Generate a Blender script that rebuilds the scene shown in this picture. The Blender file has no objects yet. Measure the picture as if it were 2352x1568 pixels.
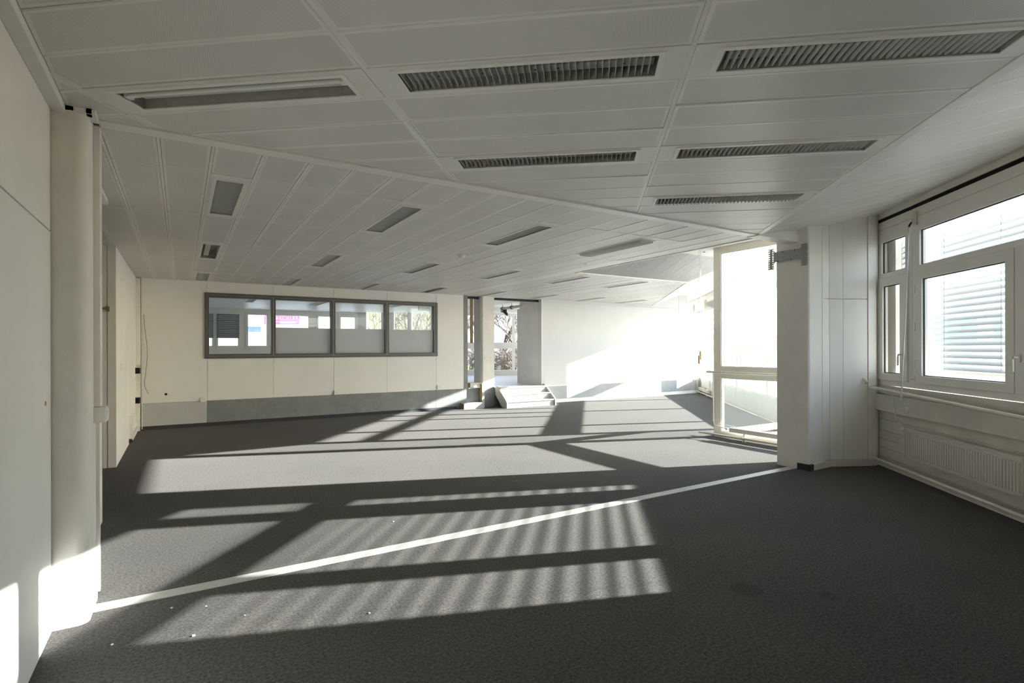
import bpy, bmesh, math, random
from mathutils import Vector, Matrix

# ------------------------------------------------------------------ scene frame
# World X runs along the long partition direction, world Y towards the raised back
# room, Z up.  The photographer stands at the origin, lens 1.494 m above the carpet.
random.seed(7)
SC = bpy.context.scene
COL = SC.collection
PI = math.pi

TH = math.radians(58.19)            # view direction inside the room frame
TB = math.radians(7.43)
FW = Vector((math.cos(TH), math.sin(TH), 0))
RT = Vector((math.sin(TH), -math.cos(TH), 0))
BD = Vector((math.cos(TH - TB), math.sin(TH - TB), 0))     # along the facade
AD = Vector((BD.y, -BD.x, 0))                              # out through the facade
H = 1.494
ZC = 2.804                                                  # ceiling panels
FN = 3.645                                                  # facade, inner face
F_PX, CX, CY, ROLL = 1249.25, 1191.0, 798.97, 0.0026

cam_d = bpy.data.cameras.new('camera')
cam_d.sensor_fit = 'HORIZONTAL'
cam_d.sensor_width = 36.0
cam_d.lens = F_PX / 2352.0 * 36.0
cam_d.shift_x = (1176.0 - CX) / 2352.0
cam_d.shift_y = (CY - 784.0) / 2352.0
cam_d.clip_start = 0.05
cam_d.clip_end = 400
cam = bpy.data.objects.new('camera', cam_d)
COL.objects.link(cam)
UP = Vector((0, 0, 1))
cxv = (RT - UP * ROLL).normalized()
cyv = (UP + RT * ROLL).normalized()
czv = -FW
m3 = Matrix((cxv, cyv, czv)).transposed()
cam.matrix_world = Matrix.Translation((0, 0, H)) @ m3.to_4x4()
SC.camera = cam

# ------------------------------------------------------------------ sky, sun, exposure
SUN_EL = math.radians(19.7)
SUN_DIR = Vector((-math.cos(math.radians(20.3)) * math.cos(SUN_EL),
                  math.sin(math.radians(20.3)) * math.cos(SUN_EL), -math.sin(SUN_EL)))
world = bpy.data.worlds.new('sky')
SC.world = world
world.use_nodes = True
nt = world.node_tree
nt.nodes.clear()
n_sky = nt.nodes.new('ShaderNodeTexSky')
n_sky.sky_type = 'NISHITA'
n_sky.sun_disc = False
n_sky.sun_elevation = SUN_EL
n_sky.sun_rotation = math.atan2(-SUN_DIR.x, -SUN_DIR.y)
n_sky.air_density = 1.0
n_sky.dust_density = 1.0
n_sky.ozone_density = 1.0
n_mix = nt.nodes.new('ShaderNodeMix')
n_mix.data_type = 'RGBA'
n_mix.inputs[0].default_value = 0.6
n_mix.inputs[7].default_value = (2.2, 2.42, 2.75, 1)
n_bg = nt.nodes.new('ShaderNodeBackground')
n_bg.inputs['Strength'].default_value = 0.19
n_out = nt.nodes.new('ShaderNodeOutputWorld')
nt.links.new(n_sky.outputs[0], n_mix.inputs[6])
nt.links.new(n_mix.outputs[2], n_bg.inputs['Color'])
nt.links.new(n_bg.outputs[0], n_out.inputs['Surface'])

sun_d = bpy.data.lights.new('sun', 'SUN')
sun_d.energy = 4.6
sun_d.angle = math.radians(0.55)
sun_d.color = (1.0, 0.965, 0.92)
sun = bpy.data.objects.new('sun', sun_d)
COL.objects.link(sun)
sun.rotation_euler = SUN_DIR.to_track_quat('-Z', 'Y').to_euler()
sun.location = (30, -11, 14)

SC.view_settings.view_transform = 'Standard'
SC.view_settings.look = 'None'
SC.view_settings.exposure = 3.05
SC.view_settings.gamma = 1.0
SC.view_settings.use_curve_mapping = False
SC.cycles.use_denoising = True
SC.cycles.max_bounces = 12
SC.cycles.diffuse_bounces = 8
SC.cycles.glossy_bounces = 4
SC.cycles.transmission_bounces = 8
SC.cycles.transparent_max_bounces = 24
SC.cycles.caustics_reflective = False
SC.cycles.caustics_refractive = False
SC.cycles.sample_clamp_indirect = 6.0


# ------------------------------------------------------------------ materials
def new_mat(name):
    m = bpy.data.materials.new(name)
    m.use_nodes = True
    m.node_tree.nodes.clear()
    return m, m.node_tree


def paint(name, col, rough=0.5, var=0.06, scale=3.0, spec=0.4, bump=0.0, bscale=200, metal=0.0, streak=False):
    """A painted / coated surface: base colour with soft grime and an optional fine relief."""
    m, t = new_mat(name)
    N, L = t.nodes, t.links
    out = N.new('ShaderNodeOutputMaterial')
    b = N.new('ShaderNodeBsdfPrincipled')
    b.inputs['Roughness'].default_value = rough
    b.inputs['Specular IOR Level'].default_value = spec
    b.inputs['Metallic'].default_value = metal
    geo = N.new('ShaderNodeNewGeometry')
    vec = geo.outputs['Position']
    if streak:
        mp = N.new('ShaderNodeMapping')
        mp.inputs['Scale'].default_value = (1, 1, .15)
        L.new(vec, mp.inputs['Vector'])
        vec = mp.outputs[0]
    ns = N.new('ShaderNodeTexNoise')
    ns.inputs['Scale'].default_value = scale
    ns.inputs['Detail'].default_value = 6
    ns.inputs['Roughness'].default_value = .62
    L.new(vec, ns.inputs['Vector'])
    rp = N.new('ShaderNodeValToRGB')
    rp.color_ramp.elements[0].position = .3
    rp.color_ramp.elements[1].position = .7
    d = [max(0, c * (1 - var)) for c in col]
    e = [min(1, c * (1 + var * .5)) for c in col]
    rp.color_ramp.elements[0].color = (*d, 1)
    rp.color_ramp.elements[1].color = (*e, 1)
    L.new(ns.outputs['Fac'], rp.inputs[0])
    L.new(rp.outputs[0], b.inputs['Base Color'])
    if bump:
        n2 = N.new('ShaderNodeTexNoise')
        n2.inputs['Scale'].default_value = bscale
        n2.inputs['Detail'].default_value = 3
        L.new(geo.outputs['Position'], n2.inputs['Vector'])
        bp = N.new('ShaderNodeBump')
        bp.inputs['Strength'].default_value = bump
        bp.inputs['Distance'].default_value = .004
        L.new(n2.outputs['Fac'], bp.inputs['Height'])
        L.new(bp.outputs[0], b.inputs['Normal'])
    L.new(b.outputs[0], out.inputs[0])
    return m


def perforated(name, col):
    m, t = new_mat(name)
    N, L = t.nodes, t.links
    out = N.new('ShaderNodeOutputMaterial')
    b = N.new('ShaderNodeBsdfPrincipled')
    b.inputs['Roughness'].default_value = .42
    b.inputs['Specular IOR Level'].default_value = .45
    tc = N.new('ShaderNodeTexCoord')
    mp = N.new('ShaderNodeMapping')
    mp.inputs['Scale'].default_value = (180, 180, 180)
    L.new(tc.outputs['Object'], mp.inputs['Vector'])
    vo = N.new('ShaderNodeTexVoronoi')
    vo.feature = 'F1'
    vo.inputs['Randomness'].default_value = 0.0
    vo.inputs['Scale'].default_value = 1.0
    L.new(mp.outputs[0], vo.inputs['Vector'])
    st = N.new('ShaderNodeMath')
    st.operation = 'LESS_THAN'
    st.inputs[1].default_value = .27
    L.new(vo.outputs['Distance'], st.inputs[0])
    geo = N.new('ShaderNodeNewGeometry')
    ns = N.new('ShaderNodeTexNoise')
    ns.inputs['Scale'].default_value = 2.2
    ns.inputs['Detail'].default_value = 5
    L.new(geo.outputs['Position'], ns.inputs['Vector'])
    rp = N.new('ShaderNodeValToRGB')
    rp.color_ramp.elements[0].position = .3
    rp.color_ramp.elements[1].position = .7
    rp.color_ramp.elements[0].color = (*[c * .93 for c in col], 1)
    rp.color_ramp.elements[1].color = (*[min(1, c * 1.03) for c in col], 1)
    L.new(ns.outputs['Fac'], rp.inputs[0])
    mx = N.new('ShaderNodeMix')
    mx.data_type = 'RGBA'
    mx.inputs[7].default_value = (.08, .078, .07, 1)
    L.new(st.outputs[0], mx.inputs[0])
    L.new(rp.outputs[0], mx.inputs[6])
    L.new(mx.outputs[2], b.inputs['Base Color'])
    L.new(b.outputs[0], out.inputs[0])
    return m


def carpet_mat():
    m, t = new_mat('grey_loop_carpet')
    N, L = t.nodes, t.links
    out = N.new('ShaderNodeOutputMaterial')
    b = N.new('ShaderNodeBsdfPrincipled')
    b.inputs['Roughness'].default_value = .95
    b.inputs['Specular IOR Level'].default_value = .15
    b.inputs['Sheen Weight'].default_value = .10
    b.inputs['Sheen Roughness'].default_value = .5
    b.inputs['Sheen Tint'].default_value = (.9, .88, .85, 1)
    geo = N.new('ShaderNodeNewGeometry')
    fine = N.new('ShaderNodeTexNoise')
    fine.inputs['Scale'].default_value = 130
    fine.inputs['Detail'].default_value = 4
    fine.inputs['Roughness'].default_value = .8
    L.new(geo.outputs['Position'], fine.inputs['Vector'])
    rp = N.new('ShaderNodeValToRGB')
    e = rp.color_ramp.elements
    e[0].position = .385
    e[0].color = (.016, .016, .017, 1)
    e[1].position = .63
    e[1].color = (.125, .122, .118, 1)
    mid = N.new('ShaderNodeTexNoise')
    mid.inputs['Scale'].default_value = 62
    mid.inputs['Detail'].default_value = 3
    L.new(geo.outputs['Position'], mid.inputs['Vector'])
    av = N.new('ShaderNodeMix')
    av.inputs[0].default_value = .42
    L.new(fine.outputs['Fac'], av.inputs[2])
    L.new(mid.outputs['Fac'], av.inputs[3])
    L.new(av.outputs[0], rp.inputs[0])
    big = N.new('ShaderNodeTexNoise')
    big.inputs['Scale'].default_value = .9
    big.inputs['Detail'].default_value = 5
    L.new(geo.outputs['Position'], big.inputs['Vector'])
    r2 = N.new('ShaderNodeValToRGB')
    r2.color_ramp.elements[0].position = .35
    r2.color_ramp.elements[1].position = .7
    r2.color_ramp.elements[0].color = (.86, .86, .86, 1)
    r2.color_ramp.elements[1].color = (1.06, 1.04, 1.0, 1)
    L.new(big.outputs['Fac'], r2.inputs[0])
    mx = N.new('ShaderNodeMix')
    mx.data_type = 'RGBA'
    mx.blend_type = 'MULTIPLY'
    mx.inputs[0].default_value = 1
    L.new(rp.outputs[0], mx.inputs[6])
    L.new(r2.outputs[0], mx.inputs[7])
    # two worn dark stains in front of the window wall
    last = mx.outputs[2]
    for sx, sy, r in ((2.96, 2.12, .11), (3.30, 1.80, .07)):
        vd = N.new('ShaderNodeVectorMath')
        vd.operation = 'DISTANCE'
        vd.inputs[1].default_value = (sx, sy, 0)
        L.new(geo.outputs['Position'], vd.inputs[0])
        mr = N.new('ShaderNodeMapRange')
        mr.inputs[1].default_value = r * .7
        mr.inputs[2].default_value = r
        mr.inputs[3].default_value = .72
        mr.inputs[4].default_value = 1
        L.new(vd.outputs['Value'], mr.inputs[0])
        mm = N.new('ShaderNodeMix')
        mm.data_type = 'RGBA'
        mm.blend_type = 'MULTIPLY'
        mm.inputs[0].default_value = 1
        L.new(last, mm.inputs[6])
        L.new(mr.outputs[0], mm.inputs[7])
        last = mm.outputs[2]
    L.new(last, b.inputs['Base Color'])
    bp = N.new('ShaderNodeBump')
    bp.inputs['Strength'].default_value = .8
    bp.inputs['Distance'].default_value = .006
    L.new(fine.outputs['Fac'], bp.inputs['Height'])
    L.new(bp.outputs[0], b.inputs['Normal'])
    L.new(b.outputs[0], out.inputs[0])
    return m


def glass_mat(name, tint=(.95, .97, .96), refl=.9):
    m, t = new_mat(name)
    N, L = t.nodes, t.links
    out = N.new('ShaderNodeOutputMaterial')
    tr = N.new('ShaderNodeBsdfTransparent')
    tr.inputs[0].default_value = (*tint, 1)
    gl = N.new('ShaderNodeBsdfGlossy')
    gl.inputs['Roughness'].default_value = .0
    gl.inputs[0].default_value = (refl, refl, refl, 1)
    lw = N.new('ShaderNodeLayerWeight')
    lw.inputs['Blend'].default_value = .35
    pw = N.new('ShaderNodeMath')
    pw.operation = 'POWER'
    pw.inputs[1].default_value = 3.5
    L.new(lw.outputs['Facing'], pw.inputs[0])
    ma = N.new('ShaderNodeMath')
    ma.operation = 'MULTIPLY_ADD'
    ma.inputs[1].default_value = .7
    ma.inputs[2].default_value = .03
    L.new(pw.outputs[0], ma.inputs[0])
    mx = N.new('ShaderNodeMixShader')
    L.new(ma.outputs[0], mx.inputs[0])
    L.new(tr.outputs[0], mx.inputs[1])
    L.new(gl.outputs[0], mx.inputs[2])
    L.new(mx.outputs[0], out.inputs[0])
    return m


def film_mat():
    m, t = new_mat('frosted_film')
    N, L = t.nodes, t.links
    out = N.new('ShaderNodeOutputMaterial')
    a = N.new('ShaderNodeBsdfTranslucent')
    a.inputs[0].default_value = (.95, .94, .93, 1)
    d = N.new('ShaderNodeBsdfDiffuse')
    d.inputs[0].default_value = (.82, .81, .79, 1)
    mx = N.new('ShaderNodeMixShader')
    mx.inputs[0].default_value = .15
    L.new(a.outputs[0], mx.inputs[1])
    L.new(d.outputs[0], mx.inputs[2])
    L.new(mx.outputs[0], out.inputs[0])
    return m


M = {
    'wall': paint('white_wall_paint', (.775, .775, .755), .55, .05, 1.6, .3, .08, 350),
    'wallpanel': paint('cream_wall_panel', (.77, .75, .71), .45, .05, 2.0, .35),
    'farwall': paint('white_plaster_wall', (.785, .785, .775), .6, .05, 1.2, .25, .1, 220),
    'rwall': paint('cool_white_plaster_wall', (.66, .67, .675), .65, .04, 1.2, .2, .1, 220),
    'shadestrip': paint('shade_toned_ceiling_strip', (.40, .405, .40), .45, .06, 3, .4),  # shade put into the colour of strips sloping away from the light
    'column': paint('painted_concrete_column', (.75, .735, .70), .6, .06, 4.0, .25, .15, 120),
    'ceil': perforated('perforated_ceiling_panel', (.72, .70, .665)),
    'ceiledge': paint('ceiling_panel_margin', (.77, .755, .715), .4, .05, 3, .45),
    'trimw': paint('white_metal_trim', (.79, .775, .735), .38, .05, 5, .5),
    'frame': paint('white_plastic_window_frame', (.78, .76, .715), .35, .06, 3, .45),
    'frame2': paint('painted_window_frame', (.78, .75, .68), .4, .06, 4, .45),
    'dirty': paint('grimy_cream_cladding', (.63, .605, .545), .5, .10, 3, .35),
    'rad': paint('radiator_enamel', (.66, .635, .58), .35, .05, 4, .5),
    'pipe': paint('painted_heating_pipe', (.72, .69, .61), .35, .10, 6, .5),
    'grey': paint('grey_painted_plinth', (.235, .245, .245), .6, .16, 4, .3, .1, 150),
    'greyr': paint('pale_grey_concrete_plinth', (.44, .455, .455), .65, .12, 3, .3, .12, 120),
    'plinthw': paint('whitewashed_plinth', (.50, .51, .515), .6, .08, 5, .3),
    'basedark': paint('dark_rubber_cove', (.035, .036, .04), .5, .1, 8, .4),
    'alu': paint('dark_grey_window_frame', (.105, .105, .10), .4, .06, 6, .45),
    'seal': paint('pale_glazing_bead', (.42, .41, .36), .5, .05, 6, .4),
    'galv': paint('galvanised_steel', (.30, .32, .32), .42, .15, 30, .5, metal=.55),
    'hole': paint('black_recess', (.012, .012, .012), .8, .05, 8, .2),
    'gasket': paint('black_gasket', (.02, .02, .02), .5, .05, 8, .4),
    'louv': paint('louvre_aluminium', (.62, .63, .61), .4, .08, 10, .5),
    'hous': paint('grimy_light_housing', (.50, .48, .44), .5, .2, 8, .4),
    'tube': paint('fluorescent_tube_glass', (.80, .81, .79), .2, .03, 8, .5),
    'plastic': paint('white_plastic_fitting', (.78, .765, .72), .4, .05, 10, .45),
    'wood': paint('pale_plywood_edge', (.55, .40, .22), .6, .15, 14, .3),
    'strip': paint('white_floor_sill', (.50, .50, .485), .5, .09, 6, .35),
    'slat': paint('grey_blind_slat', (.34, .355, .365), .4, .06, 8, .4),
    'slatd': paint('dark_grey_blind_slat', (.20, .215, .21), .4, .06, 8, .4),
    'raised': paint('pale_resin_floor', (.62, .62, .63), .3, .06, 1.5, .5),
    'concrete': paint('light_paving', (.56, .545, .51), .85, .1, .8, .2, .2, 20),
    'render': paint('white_exterior_render', (.80, .79, .76), .8, .05, 1, .2),
    'roofm': paint('roof_slab', (.35, .34, .32), .8, .06, 1, .2),
    'bark': paint('grey_brown_bark', (.13, .10, .08), .9, .25, 6, .1),
    'twig': paint('bare_twig', (.26, .22, .18), .9, .25, 6, .1),
    'leafy': paint('dull_hedge_leaf', (.10, .115, .055), .9, .35, 5, .1),
    'grass': paint('rough_grass', (.20, .22, .10), .95, .3, 1.5, .1),
    'corr': paint('yellow_corrugated_cladding', (.62, .56, .36), .6, .06, 2, .3),
    'bluewin': paint('blue_tinted_far_window', (.22, .30, .38), .15, .08, 1, .6),
    'sign': paint('magenta_sign_board', (.62, .20, .31), .5, .04, 2, .3),
    'signtxt': paint('white_sign_lettering', (.85, .84, .84), .5, .02, 2, .3),
    'cable': paint('grey_cable', (.28, .27, .25), .5, .05, 8, .3),
    'brass': paint('dull_brass', (.34, .26, .12), .4, .1, 12, .5, metal=.5),
    'black': paint('black_pipe_paint', (.03, .03, .03), .5, .1, 8, .4),
    'bluev': paint('blue_grey_camera_body', (.10, .20, .26), .4, .1, 8, .5),
    'carpet': carpet_mat(),
    'glass': glass_mat('window_glass'),
    'dimmed': glass_mat('dimmed_back_room_glass', (.80, .82, .86)),  # tint added to dim the bright view outside the back room
    'film': film_mat(),
}


# ------------------------------------------------------------------ mesh helpers
class Frame:
    """Local frame: a runs along ua, b along ub, c up."""
    def __init__(s, o, ua, ub):
        s.o, s.ua, s.ub = Vector(o), Vector(ua), Vector(ub)

    def __call__(s, a, b, c):
        return s.o + s.ua * a + s.ub * b + UP * c


WORLD = Frame((0, 0, 0), (1, 0, 0), (0, 1, 0))
FAC = Frame((0, 0, 0), BD, AD)            # a = along the facade, b = outwards, c = height
GLZ = Frame((0, 0, 0), (0, 1, 0), (1, 0, 0))   # a = y, b = x (wall of constant x)


class MB:
    def __init__(s):
        s.v, s.f, s.mi = [], [], []

    def quad(s, idx, mi=0):
        s.f.append(tuple(idx))
        s.mi.append(mi)

    def box(s, a0, a1, b0, b1, c0, c1, F=WORLD, mi=0):
        n = len(s.v)
        for c in (c0, c1):
            for (a, b) in ((a0, b0), (a1, b0), (a1, b1), (a0, b1)):
                s.v.append(F(a, b, c))
        for q in ((0, 3, 2, 1), (4, 5, 6, 7), (0, 1, 5, 4), (1, 2, 6, 5), (2, 3, 7, 6), (3, 0, 4, 7)):
            s.quad([n + i for i in q], mi)
        return s

    def prism(s, poly, z0, z1, mi=0, F=WORLD):
        """poly: (a, b) outline in plan, z0 / z1 numbers or functions of (x, y)."""
        n, k = len(s.v), len(poly)
        for z in (z0, z1):
            for (a, b) in poly:
                p = F(a, b, 0)
                p.z = z(p.x, p.y) if callable(z) else z
                s.v.append(p)
        s.quad([n + i for i in reversed(range(k))], mi)
        s.quad([n + k + i for i in range(k)], mi)
        for i in range(k):
            j = (i + 1) % k
            s.quad([n + i, n + j, n + k + j, n + k + i], mi)
        return s

    def slab(s, poly, b0, b1, F, mi=0):
        """poly: (a, c) outline in elevation, extruded from depth b0 to b1."""
        n, k = len(s.v), len(poly)
        for b in (b0, b1):
            for (a, c) in poly:
                s.v.append(F(a, b, c))
        s.quad([n + i for i in reversed(range(k))], mi)
        s.quad([n + k + i for i in range(k)], mi)
        for i in range(k):
            j = (i + 1) % k
            s.quad([n + i, n + j, n + k + j, n + k + i], mi)
        return s

    def plate(s, a0, a1, c0, c1, b0, b1, F, holes=(), mi=0):
        """Rectangular plate with rectangular holes (a0, a1, c0, c1), closed and manifold."""
        As = sorted({a0, a1, *[min(max(x, a0), a1) for h in holes for x in h[:2]]})
        Cs = sorted({c0, c1, *[min(max(x, c0), c1) for h in holes for x in h[2:]]})
        na, nc = len(As), len(Cs)
        solid = {}
        for i in range(na - 1):
            for j in range(nc - 1):
                ma, mc = (As[i] + As[i + 1]) / 2, (Cs[j] + Cs[j + 1]) / 2
                solid[i, j] = not any(h[0] < ma < h[1] and h[2] < mc < h[3] for h in holes)
        idx = {}

        def vid(i, j, k):
            if (i, j, k) not in idx:
                idx[i, j, k] = len(s.v)
                s.v.append(F(As[i], (b0, b1)[k], Cs[j]))
            return idx[i, j, k]
        for (i, j), ok in solid.items():
            if not ok:
                continue
            s.quad([vid(i, j, 0), vid(i + 1, j, 0), vid(i + 1, j + 1, 0), vid(i, j + 1, 0)], mi)
            s.quad([vid(i, j, 1), vid(i, j + 1, 1), vid(i + 1, j + 1, 1), vid(i + 1, j, 1)], mi)
            for di, dj, p, q in ((-1, 0, (i, j), (i, j + 1)), (1, 0, (i + 1, j), (i + 1, j + 1)),
                                 (0, -1, (i, j), (i + 1, j)), (0, 1, (i, j + 1), (i + 1, j + 1))):
                if not solid.get((i + di, j + dj), False):
                    s.quad([vid(*p, 0), vid(*q, 0), vid(*q, 1), vid(*p, 1)], mi)
        return s

    def tube(s, pts, r, seg=10, mi=0, taper=None):
        pts = [Vector(p) for p in pts]
        rings = []
        for i, p in enumerate(pts):
            if i == 0:
                d = pts[1] - p
            elif i == len(pts) - 1:
                d = p - pts[i - 1]
            else:
                d = (pts[i + 1] - p).normalized() + (p - pts[i - 1]).normalized()
            d.normalize()
            ref = UP if abs(d.z) < .9 else Vector((1, 0, 0))
            x = d.cross(ref).normalized()
            y = d.cross(x)
            rr = taper[i] if taper else r
            ring = []
            for k in range(seg):
                a = 2 * PI * k / seg
                ring.append(len(s.v))
                s.v.append(p + x * (rr * math.cos(a)) + y * (rr * math.sin(a)))
            rings.append(ring)
        for i in range(len(rings) - 1):
            for k in range(seg):
                j = (k + 1) % seg
                s.quad([rings[i][k], rings[i][j], rings[i + 1][j], rings[i + 1][k]], mi)
        s.quad(list(reversed(rings[0])), mi)
        s.quad(rings[-1], mi)
        return s

    def lathe(s, o, axis, prof, seg=16, mi=0):
        o, axis = Vector(o), Vector(axis).normalized()
        return s.tube([o + axis * h for h, r in prof], 0, seg, mi, [r for h, r in prof])

    def build(s, name, mats, parent=None, loc=None, smooth=False, fix=True, bevel=0.0):
        if not isinstance(mats, (list, tuple)):
            mats = [mats]
        base = parent.matrix_world.translation.copy() if parent else Vector((0, 0, 0))
        if parent and parent.parent:
            base = Vector(parent.get('_base', base))
        org = Vector(loc) if loc is not None else base
        me = bpy.data.meshes.new(name)
        me.from_pydata([tuple(p - org) for p in s.v], [], s.f)
        for mt in mats:
            me.materials.append(M[mt])
        for p, i in zip(me.polygons, s.mi):
            p.material_index = i
            p.use_smooth = smooth
        if fix:
            bm = bmesh.new()
            bm.from_mesh(me)
            bmesh.ops.recalc_face_normals(bm, faces=bm.faces)
            bm.to_mesh(me)
            bm.free()
        o = bpy.data.objects.new(name, me)
        COL.objects.link(o)
        o.location = org - base
        if parent:
            o.parent = parent
        if bevel:
            md = o.modifiers.new('soft_edges', 'BEVEL')
            md.width = bevel
            md.segments = 2
            md.limit_method = 'ANGLE'
        if smooth:
            try:
                me.set_sharp_from_angle(angle=math.radians(40))
            except Exception:
                pass
        return o


BASES = {}


def empty(name, loc, rotz=0.0):
    o = bpy.data.objects.new(name, None)
    o.empty_display_size = .1
    COL.objects.link(o)
    o.location = loc
    o.rotation_euler = (0, 0, rotz)
    bpy.context.view_layer.update()
    return o


def part(mb, name, mats, parent, **kw):
    """Mesh in world coordinates, parented to an unrotated root (or to one of its parts)."""
    root = parent
    base = Vector((0, 0, 0))
    while root:
        base += Vector(root.location)
        root = root.parent
    o = mb.build(name, mats, None, loc=base, **kw)
    o.location = (0, 0, 0)
    o.parent = parent
    return o


def lpart(mb, name, mats, parent, **kw):
    """Mesh already in the parent's local coordinates."""
    o = mb.build(name, mats, None, loc=(0, 0, 0), **kw)
    o.parent = parent
    return o


def tag(o, label, cat, group=None):
    o['label'] = label
    o['category'] = cat
    if group:
        o['group'] = group
    return o


def struct(o):
    o['kind'] = 'structure'
    return o


def copy_tree(o, parent=None):
    c = o.copy()
    COL.objects.link(c)
    c.parent = parent
    for ch in [x for x in bpy.data.objects if x.parent is o]:
        copy_tree(ch, c)
    return c


# convex clipping -----------------------------------------------------------
def clip(poly, nx, ny, d):
    """keep points with nx*x + ny*y <= d"""
    out = []
    for i, p in enumerate(poly):
        q = poly[(i + 1) % len(poly)]
        dp, dq = nx * p[0] + ny * p[1] - d, nx * q[0] + ny * q[1] - d
        if dp <= 1e-9:
            out.append(p)
        if dp * dq < -1e-14:
            s = dp / (dp - dq)
            out.append((p[0] + (q[0] - p[0]) * s, p[1] + (q[1] - p[1]) * s))
    return out


def clip_all(poly, planes):
    for pl in planes:
        poly = clip(poly, *pl)
        if len(poly) < 3:
            return []
    return poly


def area(poly):
    return .5 * sum(poly[i][0] * poly[(i + 1) % len(poly)][1] - poly[(i + 1) % len(poly)][0] * poly[i][1] for i in range(len(poly)))


def inset(poly, m):
    if area(poly) < 0:
        poly = poly[::-1]
    pl = []
    k = len(poly)
    for i in range(k):
        p, q = poly[i], poly[(i + 1) % k]
        ex, ey = q[0] - p[0], q[1] - p[1]
        l = math.hypot(ex, ey)
        if l < 1e-6:
            continue
        nx, ny = ey / l, -ex / l
        pl.append((nx, ny, nx * p[0] + ny * p[1] - m))
    return clip_all(poly, pl)


def panel_mesh(poly, zf, margin=.014, th=.03):
    """Metal ceiling tray seen from below: perforated field, plain margin, chamfered lip, upstand."""
    if area(poly) < 0:
        poly = poly[::-1]
    mb = MB()
    lip = inset(poly, .004)
    inn = inset(poly, margin)
    if len(lip) < 3:
        return None

    def add(pl, dz):
        n = len(mb.v)
        for p in pl:
            mb.v.append(Vector((p[0], p[1], zf(*p) + dz)))
        return list(range(n, n + len(pl)))
    if len(inn) == len(lip) == len(poly):
        t, o, l, i = add(poly, th), add(poly, .005), add(lip, 0), add(inn, .0012)
        k = len(poly)
        for r0, r1 in ((t, o), (o, l), (l, i)):
            for a in range(k):
                b = (a + 1) % k
                mb.quad([r0[a], r0[b], r1[b], r1[a]], 1)
        mb.quad(list(reversed(i)), 0)
        mb.quad(t, 1)
    else:
        t, l = add(lip, th), add(lip, 0)
        k = len(lip)
        for a in range(k):
            b = (a + 1) % k
            mb.quad([t[a], t[b], l[b], l[a]], 1)
        mb.quad(list(reversed(l)), 0)
        mb.quad(t, 1)
    return mb


# ================================================================== STRUCTURE
WY = 12.155          # back wall, room face
LX = -.585           # left wall
RZ = .49             # raised floor of the back room
NX, NY = 7.63, 6.06  # glazed notch


def fac_x(y, n=FN):
    return (n + .0 - AD.y * y) / AD.x


# floor (carpet) and raised floor
fl = MB()
fl.prism([(-3, -3.2), (fac_x(-3.2), -3.2), (NX, (AD.x * NX - FN) / -AD.y), (NX, NY), (fac_x(NY), NY), (fac_x(WY), WY), (-3, WY)], -.12, 0)
floor = struct(fl.build('floor', 'carpet'))
rf = MB()
rf.prism([(-3.2, WY + .03), (fac_x(WY + .03), WY + .03), (16.6, 14.6), (16.2, 15.4), (11.17, 16.62), (5.5, 20), (-3.2, 20)], RZ - .12, RZ)
raised = struct(rf.build('floor', 'raised'))

# outside ground
g = MB()
g.prism([(-70, -70), (95, -70), (95, 80), (-70, 80)], -.5, -.22)
ground = struct(g.build('ground', 'concrete'))
g2 = MB()
g2.prism([(7.66, 3.7), (10.2, 3.0), (12.5, 6.5), (9.7, 6.03), (7.66, 6.03)], -.22, -.06)
terr = struct(g2.build('floor', 'concrete'))

# roof slab / plenum: 'ceiling' with every panel as its child
rc = MB()
ov = .28
rc.prism([(-3.3, -3.3), (fac_x(-3.3, FN + ov), -3.3), (NX + .12, (AD.x * (NX + .12) - FN - ov) / -AD.y), (NX + .12, NY - .12),
          (fac_x(NY - .12, FN + ov), NY - .12), (17.0, 14.6), (16.4, 15.6), (11.27, 16.82), (5.6, 20.2), (-3.3, 20.2)], 3.30, 3.5)
ceiling = struct(rc.build('ceiling', 'roofm'))

# ---- ceiling panels ---------------------------------------------------------
SL_N = (3.172 - ZC) / (FN - 1.955)         # slope of the near perimeter band


def flat(x, y):
    return ZC


shared = {}


def put_panel(poly, zf, name='ceiling_panel', jig=True, margin=.02, mats=('ceil', 'ceiledge')):
    if len(poly) < 3 or abs(area(poly)) < .004:
        return
    cx = sum(p[0] for p in poly) / len(poly)
    cy = sum(p[1] for p in poly) / len(poly)
    key = None
    rel = tuple((round(p[0] - cx, 3), round(p[1] - cy, 3)) for p in poly)
    if zf is flat:
        key = tuple(sorted(rel))
    if key in shared:
        o = bpy.data.objects.new(name, shared[key])
        COL.objects.link(o)
    else:
        mb = panel_mesh([(p[0] - cx, p[1] - cy) for p in poly], (lambda x, y: zf(x + cx, y + cy) - ZC), margin)
        if mb is None:
            return
        o = mb.build(name, list(mats), None, loc=(0, 0, 0))
        if key:
            shared[key] = o.data
    j = random.uniform(-.0025, .0025) if jig else 0
    o.location = (cx, cy, ZC + j)
    if jig:
        o.rotation_euler = (random.uniform(-.0025, .0025), random.uniform(-.002, .002), 0)
    o.parent = ceiling
    return o


LIGHTS_NEAR = [(-1.795, 2.585), (-.295, 2.585), (1.205, 2.585), (-.295, 3.785), (1.205, 3.785), (1.205, 4.985)]
LIGHTS_FAR = [(x, y) for y, ks in ((5.415, range(0, 4)), (8.435, range(0, 6)), (11.43, range(0, 8))) for x in [.331 + 1.5 * k for k in ks]]
LW, LL = .232, 1.262            # light opening


def nt_(n, t):
    p = AD * n + BD * t
    return (p.x, p.y)


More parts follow.
